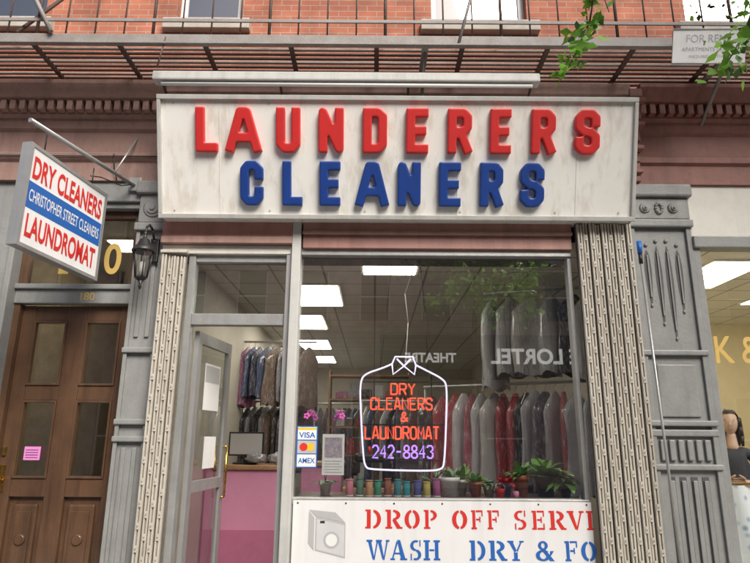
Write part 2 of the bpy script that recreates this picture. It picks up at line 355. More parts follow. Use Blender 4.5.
w.box(-3.5,-2.34,.08,.2,2.84,2.98,M_grey,bev=.01); w.box(-3.5,-2.34,.05,.2,2.98,3.03,M_grey,bev=.01)
for a,b,c,d in ((-3.5,-3.42,3.03,3.8),(-2.42,-2.34,3.03,3.8),(-3.42,-2.42,3.72,3.8)): w.box(a,b,.1,.18,c,d,M_wood,bev=.01)
w.face([(-3.42,.14,3.03),(-2.42,.14,3.03),(-2.42,.14,3.72),(-3.42,.14,3.72)],M_glassD)
Ft=Fr((0,.135,0)); ftext(w,Ft,'0',-2.70,-2.53,3.15,3.47,0,M_gold,.02); ftext(w,Ft,'8',-2.95,-2.78,3.15,3.47,0,M_gold,.02); ftext(w,Ft,'1',-3.14,-3.04,3.15,3.47,0,M_gold,.02)
ftext(w,Fr((0,.078,0)),'180',-2.86,-2.72,2.87,2.95,.0,M_gold,.01)
w.done('entrance_transom',B)
w=Mesh(); X0,X1=-3.44,-2.34
def dbox(a,b,c,d,y=.16,m=M_wood,bv=.008): w.box(a,b,y,.24,c,d,m,bev=bv)
dbox(X0-.06,X0,0,2.84,.1); dbox(X1-.02,X1+.0,0,2.84,.1)
xs=[X0,X0+.13,-2.99,-2.81,X1-.13,X1]
dbox(xs[0],xs[1],0,2.83); dbox(xs[2],xs[3],0,2.83,.159); dbox(xs[4],xs[5]-.021,0,2.83)
zr=[(2.68,2.83),(1.92,2.06),(1.06,1.22),(0,.3)]
for a,b in ((xs[1],xs[2]),(xs[3],xs[4])):
    for c,d in zr: dbox(a,b,c,d,.163)
    for c,d in ((2.06,2.68),(1.22,1.92)):
        for q in ((a,a+.02,c,d),(b-.02,b,c,d),(a+.02,b-.02,c,c+.02),(a+.02,b-.02,d-.02,d)): w.box(q[0],q[1],.15,.2,q[2],q[3],M_wood,bev=.005)
        w.face([(a,.2,c),(b,.2,c),(b,.2,d),(a,.2,d)],M_glassD)
    w.box(a,b,.205,.22,.3,1.06,M_wood); w.box(a+.05,b-.05,.17,.205,.36,1.0,M_wood,bev=.02)
    w.box(a+.09,b-.09,.155,.1695,.42,.94,M_wood,bev=.006); w.cyl((( a+b)/2,.16,.7),((a+b)/2,.14,.7),.055,M_wood,.04,20)
w.ball((X0+.04,.1,1.2),.035,M_brass); w.box(X0+.01,X0+.07,.15,.158,1.1,1.34,M_brass,bev=.002); w.cyl((X0+.04,.155,1.2),(X0+.04,.1,1.2),.012,M_brass)
w.box(X0+.02,X0+.055,.14,.158,1.42,1.5,M_brass,bev=.004)
w.face([(-3.22,.148,1.38),(-3.07,.148,1.38),(-3.07,.148,1.5),(-3.22,.148,1.5)],mat('pink_note',(.75,.25,.6),.6,var=.1))
Fn=Fr((0,.147,0))
for i in range(4): quad(w,Fn,-3.205,-3.09,1.40+i*.022,1.406+i*.022,0,M_fblack)
w.done('entrance_door',B)
w=Mesh()
w.box(3.10,7.2,-.02,.1,3.53,4.07,M_cream,bev=.01); w.box(3.10,7.2,-.06,.1,3.41,3.528,M_grey,bev=.012)
w.box(3.10,3.17,-.02,.1,0,3.41,M_grey,bev=.008); w.box(3.17,7.2,-.02,.1,0,.5,M_grey); w.box(7.2,9,-.02,.3,0,4.07,M_grey); w.box(5.1,5.17,-.02,.1,.5,3.41,M_grey)
w.face([(3.17,.05,.5),(7.2,.05,.5),(7.2,.05,3.41),(3.17,.05,3.41)],M_glassS)
Fg=Fr((0,.045,0)); ftext(w,Fg,'K & CO.',3.22,4.2,2.30,2.56,0,M_gold,.012)
w.done('neighbour_shopfront',B)

def room(name,x0,x1,y0,y1,z1,mw,mf,mc):
    M=Mesh()
    M.face([(x0,y0,0.01),(x1,y0,0.01),(x1,y1,0.01),(x0,y1,0.01)],mf); M.face([(x0,y0,z1),(x1,y0,z1),(x1,y1,z1),(x0,y1,z1)],mc)
    M.face([(x0,y0,0),(x0,y1,0),(x0,y1,z1),(x0,y0,z1)],mw); M.face([(x1,y0,0),(x1,y1,0),(x1,y1,z1),(x1,y0,z1)],mw)
    M.face([(x0,y1,0),(x1,y1,0),(x1,y1,z1),(x0,y1,z1)],mw)
    return M.done(name,B,recalc=False)
room('shop_interior',-2.03,2.75,.1,11.5,3.5,M_wall,M_floor,M_ceil)
M_wallY=mat('salon_wall',(.78,.71,.52),.8,var=.1)
room('salon_interior',3.12,7.2,.11,5,3.6,M_wallY,M_floor,M_ceil)
room('hall_interior',-3.95,-2.12,.31,5,3.9,mat('hall_wall',(.6,.5,.32),.8),M_floor,M_cream)
def panel(x,y,wd,dp,z,m,name='ceiling_light'):
    M=Mesh(); M.box(x-wd/2-.03,x+wd/2+.03,y-dp/2-.03,y+dp/2+.03,z-.02,z-.002,M_white); M.box(x-wd/2,x+wd/2,y-dp/2,y+dp/2,z-.03,z-.0205,m); return M.done(name)
panel(.17,.72,.6,1.1,3.5,M_lamp)
for x,y in ((-.78,2.45),(-1.15,4.4),(-1.25,6.9),(-1.3,9.4)): panel(x,y,.6,1.2,3.5,M_lamp)
panel(4.2,1.6,.6,1.2,3.6,M_lampW); panel(5.8,2.6,.6,1.2,3.6,M_lampW); panel(3.6,3.6,.6,1.2,3.6,M_lampW); panel(-3,1.5,.45,.45,3.9,M_lampW)

# =============================================================== MAIN SIGN
S=empty('storefront_sign',(.2,-.3,3.6))
bY,bZ,tY,tZ=-.25,3.62,-.60,4.68
vdir=Vector((0,tY-bY,tZ-bZ)); Ls=vdir.length; vdir.normalize(); ndir=Vector((0,-vdir.z,vdir.y))
if ndir.y>0: ndir=-ndir
FS=Fr((0,bY,bZ),(1,0,0),vdir,ndir)
w=Mesh(); sx0,sx1=-2.03,2.43
w.prof_x([(bY,bZ),(tY,tZ),(-.02,tZ+.02),(-.02,bZ)],sx0,sx1,M_sign)
w.done('cabinet',S)
w=Mesh()
def fbox(M,u0,u1,v0,v1,n0,n1,m,bev=0):
    rot=Matrix((FS.U,FS.N*-1,FS.V)).transposed()
    c=FS.p((u0+u1)/2,(v0+v1)/2,(n0+n1)/2)
    M.box(c.x-(u1-u0)/2,c.x+(u1-u0)/2,c.y-(n1-n0)/2,c.y+(n1-n0)/2,c.z-(v1-v0)/2,c.z+(v1-v0)/2,m,bev=bev,rot=rot)
fbox(w,sx0-.02,sx1+.02,-.02,.025,-.02,.03,M_aluL,.006); fbox(w,sx0-.02,sx1+.02,Ls-.03,Ls+.015,-.02,.03,M_aluL,.006)
fbox(w,sx0-.02,sx0+.015,.026,Ls-.031,-.02,.028,M_aluL,.006); fbox(w,sx1-.015,sx1+.02,.026,Ls-.031,-.02,.028,M_aluL,.006)
for x in (-1.47,-.35,.77,1.89): fbox(w,x-.003,x+.003,.03,Ls-.035,-.005,.0025,M_cream)
for x in (-1.9,-1.0,-.1,.8,1.7,2.3):
    for v in (.06,Ls-.06): w.cyl(FS.p(x,v,0),FS.p(x,v,.006),.008,M_aluL,n=8)
w.done('frame',S)
def letters(text,xs,v0,v1,m,name,hw=.0415,th=.05):
    M=Mesh()
    for ch,(a,b) in zip(text,xs):
        for st in FONT[ch]:
            P=[(a+hw+(b-a-2*hw)*p[0], v0+hw+(v1-v0-2*hw)*p[1]) for p in st]
            for i,(p,q) in enumerate(zip(P,P[1:])):
                d=Vector((q[0]-p[0],q[1]-p[1])); 
                if d.length<1e-5: continue
                d.normalize(); nn=Vector((-d.y,d.x))
                e0=hw*.98 if i==0 else 0; e1=hw*.98 if i==len(P)-2 else 0
                A=Vector(p)-d*e0; Bv=Vector(q)+d*e1
                c=[A+nn*hw,A-nn*hw,Bv-nn*hw,Bv+nn*hw]
                bot=[M.bm.verts.new((k.x,0.01,k.y)) for k in c]; top=[M.bm.verts.new((k.x,-th,k.y)) for k in c]
                M.bm.faces.new(bot); M.bm.faces.new(top[::-1])
                for j in range(4): M.bm.faces.new((bot[j],top[j],top[(j+1)%4],bot[(j+1)%4]))
            for i in range(1,len(P)-1):
                p=P[i]; d0=(Vector(P[i])-Vector(P[i-1])).normalized(); d1=(Vector(P[i+1])-Vector(P[i])).normalized()
                if abs(d0.dot(d1))<.15: M.box(p[0]-hw*.985,p[0]+hw*.985,-th,.01,p[1]-hw*.985,p[1]+hw*.985,m)
                else: M.cyl((p[0],.01,p[1]),(p[0],-th,p[1]),hw,m,n=16)
    M.mi(m)
    o=M.done(name)
    r=o.modifiers.new('r','REMESH'); r.mode='VOXEL'; r.voxel_size=.0075; r.use_smooth_shade=True
    s=o.modifiers.new('s','SMOOTH'); s.iterations=3; s.factor=.5
    rot=Matrix((FS.U,FS.N*-1,FS.V)).transposed().to_4x4()
    o.matrix_world=Matrix.Translation(FS.p(0,0,0.0))@rot
    o.parent=S; o.matrix_parent_inverse=Matrix.Translation(S.location).inverted()
    return o
s_=.00942
def cx(l): return [((a-375)*s_,(b-375)*s_) for a,b in l]
letters('LAUNDERERS',cx([(196,218),(226,261),(276,300),(318,343),(362,386),(405,427),(446,470),(488,509),(529,553),(572,597)]),.60,1.015,M_red,'letters_launderers')
letters('CLEANERS',cx([(240,263),(282,302),(319,340),(355,388),(397,420),(438,460),(479,502),(519,543)]),.105,.52,M_blue,'letters_cleaners')
w=Mesh(); w.box(-2.08,1.52,-.70,-.58,4.80,4.89,M_aluL,bev=.015); w.cyl((-2.0,-.66,4.775),(1.45,-.66,4.775),.018,M_white,n=12)
for x in (-2.0,-.9,.3,1.45): w.cyl((x,-.62,4.80),(x,-.3,4.67),.012,M_rust)
w.done('strip_light_fixture')

# =============================================================== FIRE ESCAPE
w=Mesh(); zf=5.15
E=empty('fire_escape',(0,-.4,zf))
n=11
for i in range(n):
    y=-.04-i*.068; w.box(-6.5,6.5,y-.017,y+.017,zf-.008,zf+.004+.002*(i%2),M_rust if i%3 else M_rail)
x=-6.4
while x<6.5: w.box(x-.022,x+.022,-.76,.05,zf-.03,zf-.0085,M_rust); x+=.80
w.box(-6.5,6.5,-.80,-.775,zf-.06,zf+.055,M_rail,bev=.004); w.box(-6.5,6.5,-.83,-.801,zf-.06,zf-.045,M_rail)
w.done('platform',E)
w=Mesh()
w.box(-6.5,6.5,-.80,-.785,zf+.19,zf+.225,M_rail,bev=.004); w.cyl((-6.5,-.79,zf+.9),(6.5,-.79,zf+.9),.02,M_rail)
x=-6.4; i=0
while x<6.5:
    w.cyl((x,-.782,zf+.05),(x,-.782,zf+.9),.008 if i%4 else .015,M_rust,n=8); x+=.27; i+=1
w.done('railing',E)
w=Mesh()
for x in (-3.9,.45,3.3):
    w.cyl((x,-.74,zf-.03),(x,.03,zf-.55),.018,M_rail,n=8); w.box(x-.03,x+.03,-.78,.05,zf-.06,zf-.031,M_rail)
w.cyl((-3.35,-.78,5.22),(-2.95,-.1,6.6),.018,M_rust,n=8); w.cyl((-3.0,-.83,5.2),(-3.3,-.85,5.75),.022,M_rail,n=8)
w.cyl((.75,-.80,5.1),(.98,-.80,6.0),.014,M_rail,n=8); w.cyl((-1.95,-.8,5.17),(-2.0,-.8,4.85),.008,M_rust)
w.done('braces',E)
w=Mesh(); Fb=Fr((2.66,-.87,4.88),(1,0,.02),(.05,-.25,1),(0,-1,-.25))
w.face([Fb.p(0,0),Fb.p(.66,0),Fb.p(.66,.31),Fb.p(0,.31)],M_signface)
w.face([Fb.p(0,0,-.012),Fb.p(.66,0,-.012),Fb.p(.66,.31,-.012),Fb.p(0,.31,-.012)],M_aluL)
for q in (-.0,.31): w.cyl(Fb.p(0,q),Fb.p(.66,q),.008,M_aluL)
M_faded=mat('faded_ink',(.5,.53,.56),.5,var=.4,bump=0)
ftext(w,Fb,'FOR RENT',.12,.54,.19,.26,.002,M_faded,.0); ftext(w,Fb,'APARTMENTS 242-1180',.08,.58,.11,.145,.002,M_faded,.0); ftext(w,Fb,'INQUIRE WITHIN',.15,.5,.045,.075,.002,M_faded,.0)
w.done('notice_board')

# =============================================================== BLADE SIGN
K=empty('hanging_blade_sign',(-2.65,-.75,3.4))
Ub=Vector((.17,1.0,-.03)).normalized(); Vb=Vector((0,.0,1)); Nb=Ub.cross(Vb)
FK=Fr((-2.735,-1.25,3.02),Ub,Vb,Nb); Lb=1.0; Hb=.83
w=Mesh()
def slab(M,F,u0,u1,v0,v1,n0,n1,m):
    P=[F.p(u,v,n) for n in (n0,n1) for u,v in ((u0,v0),(u1,v0),(u1,v1),(u0,v1))]; vs=[M.bm.verts.new(p) for p in P]; k=M.mi(m)
    for q in ((0,1,2,3),(7,6,5,4),(0,4,5,1),(1,5,6,2),(2,6,7,3),(3,7,4,0)):
        f=M.bm.faces.new([vs[i] for i in q]); f.material_index=k
slab(w,FK,0,Lb,0,Hb,-.07,0,M_signface)
for q in ((-.012,.022,-.012,Hb+.012),(Lb-.022,Lb+.012,-.012,Hb+.012)): slab(w,FK,*q,-.08,.008,M_alu)
for q in ((.022,Lb-.022,-.012,.018),(.022,Lb-.022,Hb-.018,Hb+.012)): slab(w,FK,*q,-.079,.007,M_alu)
slab(w,FK,.024,Lb-.024,.31,.53,-.072,.0015,M_fblue)
w.done('sign_box',K)
w=Mesh()
ftext(w,FK,'DRY CLEANERS',.05,.95,.56,.75,.003,M_fred,.028)
ftext(w,FK,'CHRISTOPHER STREET CLEANERS',.05,.95,.37,.47,.003,M_white,.01)
ftext(w,FK,'LAUNDROMAT',.06,.94,.08,.27,.003,M_fred,.028)
w.done('sign_lettering',K)
w=Mesh()
pA=Vector((-2.74,-1.32,4.02)); pB=Vector((-2.40,-.03,4.02))
w.path([pA,pB],.020,M_alu); w.path([(-2.42,-.05,4.55),(-2.47,-.35,4.03)],.009,M_alu); w.box(-2.46,-2.34,-.06,0,3.96,4.1,M_alu,bev=.006)
for t in (.18,.82):
    p=FK.p(Lb*t,Hb,-.035); w.cyl(p,(p.x,p.y,4.02),.006,M_black,n=6)
w.path([(-2.40,-.05,4.03),(-2.45,-.25,3.93),(-2.52,-.5,3.90),(-2.56,-.62,3.86)],.006,M_black,n=6)
w.done('bracket',K)

# =============================================================== LANTERN
w=Mesh(); c=(-2.14,-.30); dz=-.04
w.lathe((c[0],c[1],3.02+dz),[(.035,0),(.06,.02),(.05,.035)],M_black,6,False)
w.lathe((c[0],c[1],3.045+dz),[(.055,0),(.088,.24)],glass('lantern_glass',(.9,.9,.85),.2,.05),6,False)
for i in range(6):
    a=2*math.pi*i/6; w.cyl((c[0]+.057*math.cos(a),c[1]+.057*math.sin(a),3.045+dz),(c[0]+.09*math.cos(a),c[1]+.09*math.sin(a),3.285+dz),.006,M_black,n=6)
w.lathe((c[0],c[1],3.285+dz),[(.108,0),(.108,.015),(.085,.05),(.06,.075),(.045,.12),(.02,.14),(.012,.17),(.018,.185),(.004,.21)],M_black,12)
w.lathe((c[0],c[1],2.93+dz),[(.003,0),(.018,.03),(.01,.05),(.03,.09)],M_black,10)
w.cyl((c[0],c[1],3.06+dz),(c[0],c[1],3.19+dz),.022,M_white)
w.path([(-2.14,-.30,3.43),(-2.14,-.28,3.50),(-2.14,-.22,3.54),(-2.14,-.14,3.52),(-2.14,-.08,3.44),(-2.14,-.03,3.38)],.012,M_black)
w.path([(-2.14,-.10,3.36),(-2.14,-.17,3.32),(-2.14,-.14,3.26),(-2.14,-.09,3.27),(-2.14,-.03,3.32)],.009,M_black)
w.box(-2.18,-2.10,-.06,-.02,3.22,3.46,M_black,bev=.008)
w.done('wall_lantern')

# =============================================================== SCISSOR GATES
def gate(x0,x1,z0,z1,n,y):
    M=Mesh(); p=(x1-x0)/n
    M.box(x0,x1,y+.05,y+.07,z0,z1,M_gateD)  # dark sheet behind the bars paints the shade in the gaps
    for i in range(n):
        x=x0+(i+.5)*p+U(-.003,.003); yy=y+(.016 if i%2 else 0)+U(-.003,.003); hw=p*.39; zt=z1+U(-.02,.01)
        M.box(x-hw,x-hw*.26,yy,yy+.035,z0,zt,M_gate,bev=.003); M.box(x+hw*.26,x+hw,yy+.002,yy+.035,z0,zt-.004,M_gate,bev=.003)
        M.box(x-hw*.25,x+hw*.25,yy+.014,yy+.03,z0,zt-.01,M_gateM)
        z=z0+.12+(i%2)*.09
        while z<z1-.1:
            M.box(x-hw*.6,x+hw*.6,yy-.005,yy-.001,z-.028,z+.028,M_gate,bev=.0015)
            M.cyl((x,yy-.010,z),(x,yy-.005,z),.006,M_gateM,n=8); z+=.18
    M.box(x0-.01,x1+.01,y-.016,y+.06,z1+.011,z1+.04,M_gate,bev=.004)
    return M.done('folding_scissor_gate')
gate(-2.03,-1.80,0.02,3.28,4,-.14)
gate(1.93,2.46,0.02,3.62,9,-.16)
w=Mesh(); w.cyl((2.50,-.19,3.28),(2.54,-.25,.02),.012,M_alu,n=10); w.cyl((2.50,-.19,3.30),(2.501,-.19,3.42),.022,mat('blue_plastic',(.02,.16,.6),.4),n=12)
w.cyl((2.50,-.19,3.2),(2.50,-.19,3.3),.018,M_black,n=10); w.done('gate_pole')

# =============================================================== SHOP DOOR
w=Mesh()
hinge=Vector((-1.70,.10,0)); ang=math.radians(83); Ud=Vector((math.cos(ang),math.sin(ang),0)); Nd=Vector((math.sin(ang),-math.cos(ang),0))
FD=Fr(hinge,Ud,(0,0,1),Nd)
for q in ((0,.09,.03,2.58),(.80,.89,.03,2.58),(.09,.80,2.47,2.58),(.09,.80,.03,.3),(.09,.80,1.10,1.2)): slab(w,FD,*q,-.022,.022,M_alu)
w.face([FD.p(.09,.3),FD.p(.80,.3),FD.p(.80,2.47),FD.p(.09,2.47)],M_glassD)
w.cyl(FD.p(.84,1.0,.06),FD.p(.84,1.5,.06),.012,M_brass); w.cyl(FD.p(.84,1.0,.0),FD.p(.84,1.0,.06),.01,M_brass); w.cyl(FD.p(.84,1.5,.0),FD.p(.84,1.5,.06),.01,M_brass)
quad(w,FD,.2,.6,1.85,2.3,.024,M_white); quad(w,FD,.22,.58,2.12,2.28,.026,M_fgrey); quad(w,FD,.3,.6,1.3,1.6,.024,M_signface)
w.done('shop_door')

# =============================================================== INTERIOR OBJECTS
w=Mesh(); w.box(-2.0,-1.0,1.9,2.4,0,1.22,M_pinkc,bev=.01); w.box(-2.02,-.97,1.86,2.44,1.22,1.27,M_woodL,bev=.01); w.box(-1.02,-.98,1.895,1.9,0,1.22,M_alu)
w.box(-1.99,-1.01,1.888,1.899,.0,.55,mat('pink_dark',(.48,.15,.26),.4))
w.done('service_counter')
w=Mesh(); w.box(-.9,-.4,2.2,2.7,0,1.25,M_pinkc,bev=.01); w.box(-.93,-.37,2.17,2.73,1.25,1.3,M_woodL,bev=.01); w.done('service_counter')
def wrapmat(c,i,amt=.62,lo=.50):
    m=bpy.data.materials.new('garment_%d'%i); m.use_nodes=True; nt=m.node_tree; b=nt.nodes['Principled BSDF']
    tc=nd(nt,'ShaderNodeTexCoord'); mp=nd(nt,'ShaderNodeMapping'); mp.inputs['Scale'].default_value=(13,13,3); nt.links.new(tc.outputs['Object'],mp.inputs[0])
    n=nd(nt,'ShaderNodeTexNoise'); n.inputs['Scale'].default_value=1.8; n.inputs['Detail'].default_value=8; n.inputs['Roughness'].default_value=.65; n.inputs['Distortion'].default_value=2.2; nt.links.new(mp.outputs[0],n.inputs[0])
    mr=nd(nt,'ShaderNodeMapRange'); mr.inputs[1].default_value=lo; mr.inputs[2].default_value=.63; mr.inputs[3].default_value=.04; mr.inputs[4].default_value=amt; nt.links.new(n.outputs[0],mr.inputs[0])
    mx=nd(nt,'ShaderNodeMix',data_type='RGBA'); nt.links.new(mr.outputs[0],mx.inputs[0]); mx.inputs[6].default_value=(*c,1); mx.inputs[7].default_value=(.74,.72,.74,1)  # whitish wrinkles mixed into the base colour imitate plastic sheen
    nt.links.new(mx.outputs[2],b.inputs['Base Color']); b.inputs['Roughness'].default_value=.3; b.inputs['Coat Weight'].default_value=1; b.inputs['Coat Roughness'].default_value=.08
    bp=nd(nt,'ShaderNodeBump'); bp.inputs['Strength'].default_value=1; bp.inputs['Distance'].default_value=.06; nt.links.new(n.outputs[0],bp.inputs['Height']); nt.links.new(bp.outputs[0],b.inputs['Normal'])
    return m
GC=[(.55,.03,.04),(.03,.035,.10),(.50,.50,.53),(.02,.02,.022),(.30,.30,.33),(.48,.05,.10),(.08,.04,.03),(.72,.72,.73),(.08,.12,.28),(.42,.12,.26),(.70,.68,.64),(.26,.17,.12)]
GM=[wrapmat(c,i) for i,c in enumerate(GC)]
def garment(M,x,y,z,ang,L,W,T,m):
    k=M.mi(m); n=26; rows=14; ph=U(0,6); ca,sa=math.cos(ang),math.sin(ang); prev=None; fq=random.choice((4,5,6)); sw=U(-.03,.03)
    for j in range(rows+1):
        b=j/rows
        hw=W*(.16+.84*min(1,(b/.13))**.7) if b<.13 else W*(1+.10*b); th=T*(.4+.6*min(1,b/.15))*(1+.35*b)
        for_r=[]
        for i in range(n):
            a=2*math.pi*i/n; rp=1+(.20*math.sin(a*fq+ph+b*1.5)+.10*math.sin(a*9+ph*2+b*3))*min(1,b*2)
            px=hw*math.cos(a)*(1+.05*math.sin(b*7+ph))+sw*b; py=th*math.sin(a)*rp
            zz=z-L*b-(abs(math.cos(a))*.07 if b<.2 else .07)*min(1,b/.1)-(0.025*math.sin(a*4+ph) if j==rows else 0)
            for_r.append(M.bm.verts.new((x+px*ca-py*sa,y+px*sa+py*ca,zz)))
        if prev:
            for i in range(n):
                f=M.bm.faces.new((prev[i],prev[(i+1)%n],for_r[(i+1)%n],for_r[i])); f.material_index=k; f.smooth=True
        prev=for_r
    M.path([(x,y,z-.01),(x,y,z+.05),(x+.02,y,z+.075),(x,y,z+.095)],.003,M_alu,n=5)
def rack(x0,x1,y,z,step,L,ang,mats,post=True,W=.23,y1=None,T=(.04,.065),jit=.25,zj=0):
    y1=y if y1 is None else y1
    M=Mesh(); M.cyl((x0-.1,y,z+.085),(x1+.1,y1,z+.085),.016,M_alu)
    if post:
        for x,yy in ((x0-.08,y),(x1+.08,y1)): M.cyl((x,yy,0),(x,yy,z+.085),.016,M_alu)
    x=x0
    while x<x1:
        yy=y+(y1-y)*(x-x0)/(x1-x0)
        garment(M,x,yy,z-U(0,zj),ang+U(-jit,jit),L*U(.85,1.08),W*U(.85,1.12),U(*T),random.choice(mats)); x+=step*U(.75,1.3)
    return M.done('garment_rack')
light=[GM[i] for i in (0,5,10,3,7,0,9,1,7,6,2,5,0,7)]; darkm=[GM[i] for i in (1,3,6,8,9,11,4,3)]
rack(.72,2.5,2.0,2.13,.11,1.1,math.radians(46),light,y1=.85,T=(.045,.08),jit=.4,zj=.05)
rack(1.42,2.5,1.5,3.22,.19,.95,math.radians(35),[GM[7],GM[10],GM[2],GM[7],GM[3]],post=False,y1=1.1,W=.27,T=(.06,.09),jit=.4)
rack(-.1,2.3,3.6,2.05,.10,1.05,math.radians(60),light+darkm)
rack(-1.9,.9,6.3,2.15,.11,1.2,math.radians(60),darkm)
rack(-1.95,-1.0,3.9,2.05,.09,1.0,math.radians(60),darkm)
rack(-1.95,-1.0,3.7,2.95,.10,.8,math.radians(60),darkm,post=False)
def bag(c,r,m):
    M=Mesh(); rr=bmesh.ops.create_icosphere(M.bm,subdivisions=3,radius=r); M.mi(m)
    for v in rr['verts']:
        d=v.co.normalized(); k=1+.14*math.sin(d.x*7+c[0]*9)*math.cos(d.y*6)+.10*math.sin(d.z*9+d.x*5)
        v.co=Vector((v.co.x*k*1.3,v.co.y*k*.9,max(v.co.z,-r*.5)*k*.75)); v.co+=Vector(c)
    for f in M.bm.faces: f.smooth=True
    return M.done('laundry_bag')
bag((-1.45,2.1,1.34),.10,GM[4]); bag((-1.18,2.15,1.34),.10,GM[2])
w=Mesh(); w.box(-1.75,-1.45,2.15,2.30,1.275,1.29,M_black,bev=.004); w.box(-1.63,-1.57,2.2,2.24,1.29,1.38,M_black); w.box(-1.82,-1.38,2.19,2.22,1.37,1.66,M_black,bev=.008); w.box(-1.80,-1.40,2.186,2.1895,1.39,1.64,M_fgrey); w.done('computer_monitor')
w=Mesh()
for z in (1.3,1.75,2.2,2.6): w.box(-.75,.6,4.6,5.0,z,z+.03,M_woodL)
for x in (-.75,.6): w.box(x-.015,x+.015,4.59,5.01,0,2.7,M_woodL)
for z in (1.33,1.78,2.23):
    x=-.65
    while x<.5:
        b=U(.12,.22); w.box(x,x+b,4.65,4.95,z+.002,z+U(.1,.3),random.choice(GM),bev=.015); x+=b+.03
w.done('storage_shelf')
for i in range(3):
    w=Mesh(); y=7.4+i*.7
    w.box(-1.98,-1.35,y,y+.66,0,1.7,M_white,bev=.02); w.cyl((-1.35,y+.33,.6),(-1.32,y+.33,.6),.2,M_alu,n=20); w.cyl((-1.32,y+.33,.6),(-1.31,y+.33,.6),.15,M_black,n=20); w.done('washing_machine')
w=Mesh(); w.box(-.35,.35,1.5,2.0,1.0,1.05,M_woodL,bev=.005)
for x in (-.3,.3):
    for y in (1.55,1.95): w.cyl((x,y,0),(x,y,1.0),.02,M_black)
w.done('work_table')
w=Mesh(); w.box(-.25,.2,1.62,1.8,1.052,1.11,M_black,bev=.015); w.box(.1,.19,1.64,1.78,1.11,1.38,M_black,bev=.03); w.box(-.22,.19,1.65,1.77,1.32,1.42,M_black,bev=.03); w.box(-.24,-.16,1.66,1.76,1.2,1.34,M_black,bev=.02); w.cyl((.19,1.71,1.36),(.22,1.71,1.36),.06,M_alu); w.cyl((-.05,1.71,1.42),(-.05,1.71,1.5),.02,M_fred)
w.done('sewing_machine')
w=Mesh(); w.box(-.70,1.85,.10,.62,1.04,1.082,M_wood,bev=.006); w.box(-.70,1.85,.60,.63,.0,1.04,M_wood); w.done('display_shelf')
cols=[(.55,.2,.25),(.1,.2,.15),(.5,.28,.15),(.05,.25,.16),(.28,.10,.07),(.05,.22,.25),(.03,.28,.32),(.08,.1,.3),(.5,.42,.1),(.35,.1,.25)]
for i,c in enumerate(cols):
    w=Mesh(); x=-.22+i*.088+U(-.008,.008); m=mat('thread_%d'%i,c,.8,var=.2,bump=.5,bscale=200); y=.2+.02*math.sin(i*2)
    h=.155+U(-.02,.015)
    w.lathe((x,y,1.084),[(.036,0),(.036,.008)],M_cream,16); w.lathe((x,y,1.093),[(.031,0),(.034,.005),(.033,h-.035),(.030,h-.028)],m,16); w.lathe((x,y,1.084),[(.036,h-.018),(.036,h-.010),(.012,h-.009),(.012,h-.012)],m,16)
    w.done('thread_spool')
def leafblade(M,base,d,L,Wd,m,droop=.3):
    d=Vector(d).normalized(); side=d.cross(Vector((0,0,1))); side=(side.normalized() if side.length>.01 else Vector((1,0,0)))
    k=M.mi(m); prev=None
    for j in range(5):
        t=j/4; c=Vector(base)+d*L*t-Vector((0,0,droop*L*t*t)); ww=Wd*math.sin(math.pi*min(.98,(t*.85+.12)))
        a=M.bm.verts.new(c-side*ww+Vector((0,0,.15*ww))); q=M.bm.verts.new(c); b=M.bm.verts.new(c+side*ww+Vector((0,0,.15*ww)))
        if prev:
            for u in ((prev[0],prev[1],q,a),(prev[1],prev[2],b,q)):
                f=M.bm.faces.new(u); f.material_index=k; f.smooth=True
        prev=(a,q,b)
def pot(M,x,y,r,h,m): M.lathe((x,y,1.084),[(r*.7,0),(r*.95,h*.8),(r*1.08,h*.8),(r*1.08,h),(r*.9,h),(r*.85,h*.85)],m,18)
def plant(x,y,r,h,pm,nl,L,W,mm,up=.8,dr=.4):
    M=Mesh(); pot(M,x,y,r,h,pm)
    for i in range(nl):
        a=U(0,6.28); e=U(.3,1.2)*up; leafblade(M,(x+U(-.3,.3)*r,y+U(-.3,.3)*r,1.084+h*.9),(math.cos(a)*math.cos(e),math.sin(a)*math.cos(e),math.sin(e)),L*U(.6,1.1),W*U(.8,1.2),mm,dr)
    return M.done('potted_plant',recalc=False)
M_potW=mat('glazed_pot_white',(.75,.75,.72),.25,var=.1); M_potB=mat('glazed_pot_blue',(.05,.12,.3),.25,var=.2); M_potK=mat('pot_black',(.02,.02,.02),.35)
M_leaf3=mat('leaf_grey_green',(.20,.32,.17),.5,var=.4,vscale=20,bump=0); M_leafB=mat('leaf_bright',(.14,.32,.05),.45,var=.3,bump=0)
plant(.70,.22,.09,.17,M_potW,34,.14,.02,M_leaf3,1.0,.2)
plant(.83,.34,.05,.14,M_potW,28,.22,.024,M_leafB,1.1,.3)
plant(.94,.22,.06,.13,M_terra,30,.16,.022,M_leafB,1.1,.3)
plant(1.07,.28,.055,.10,M_potW,30,.16,.018,M_leaf3,1.0,.5)
plant(1.22,.22,.05,.11,M_potB,32,.16,.028,M_fred,.9,.4)
plant(1.37,.25,.07,.19,M_terra,24,.24,.034,M_leafB,1.1,.4)
plant(1.60,.28,.10,.19,M_potK,30,.36,.055,M_leafB,1.1,.5)
plant(1.76,.20,.055,.12,M_potK,22,.24,.04,M_leaf,1.0,.7)
plant(.58,.42,.05,.1,M_potK,24,.24,.012,M_leaf3,1.3,.2)
w=Mesh(); w.lathe((1.15,.15,1.084),[(.035,0),(.045,.07),(.048,.075),(.044,.075),(.04,.02)],M_fred,16); w.path([(1.10,.15,1.155),(1.12,.15,1.20),(1.18,.15,1.20),(1.20,.15,1.155)],.003,M_alu,n=5); w.done('red_bucket')
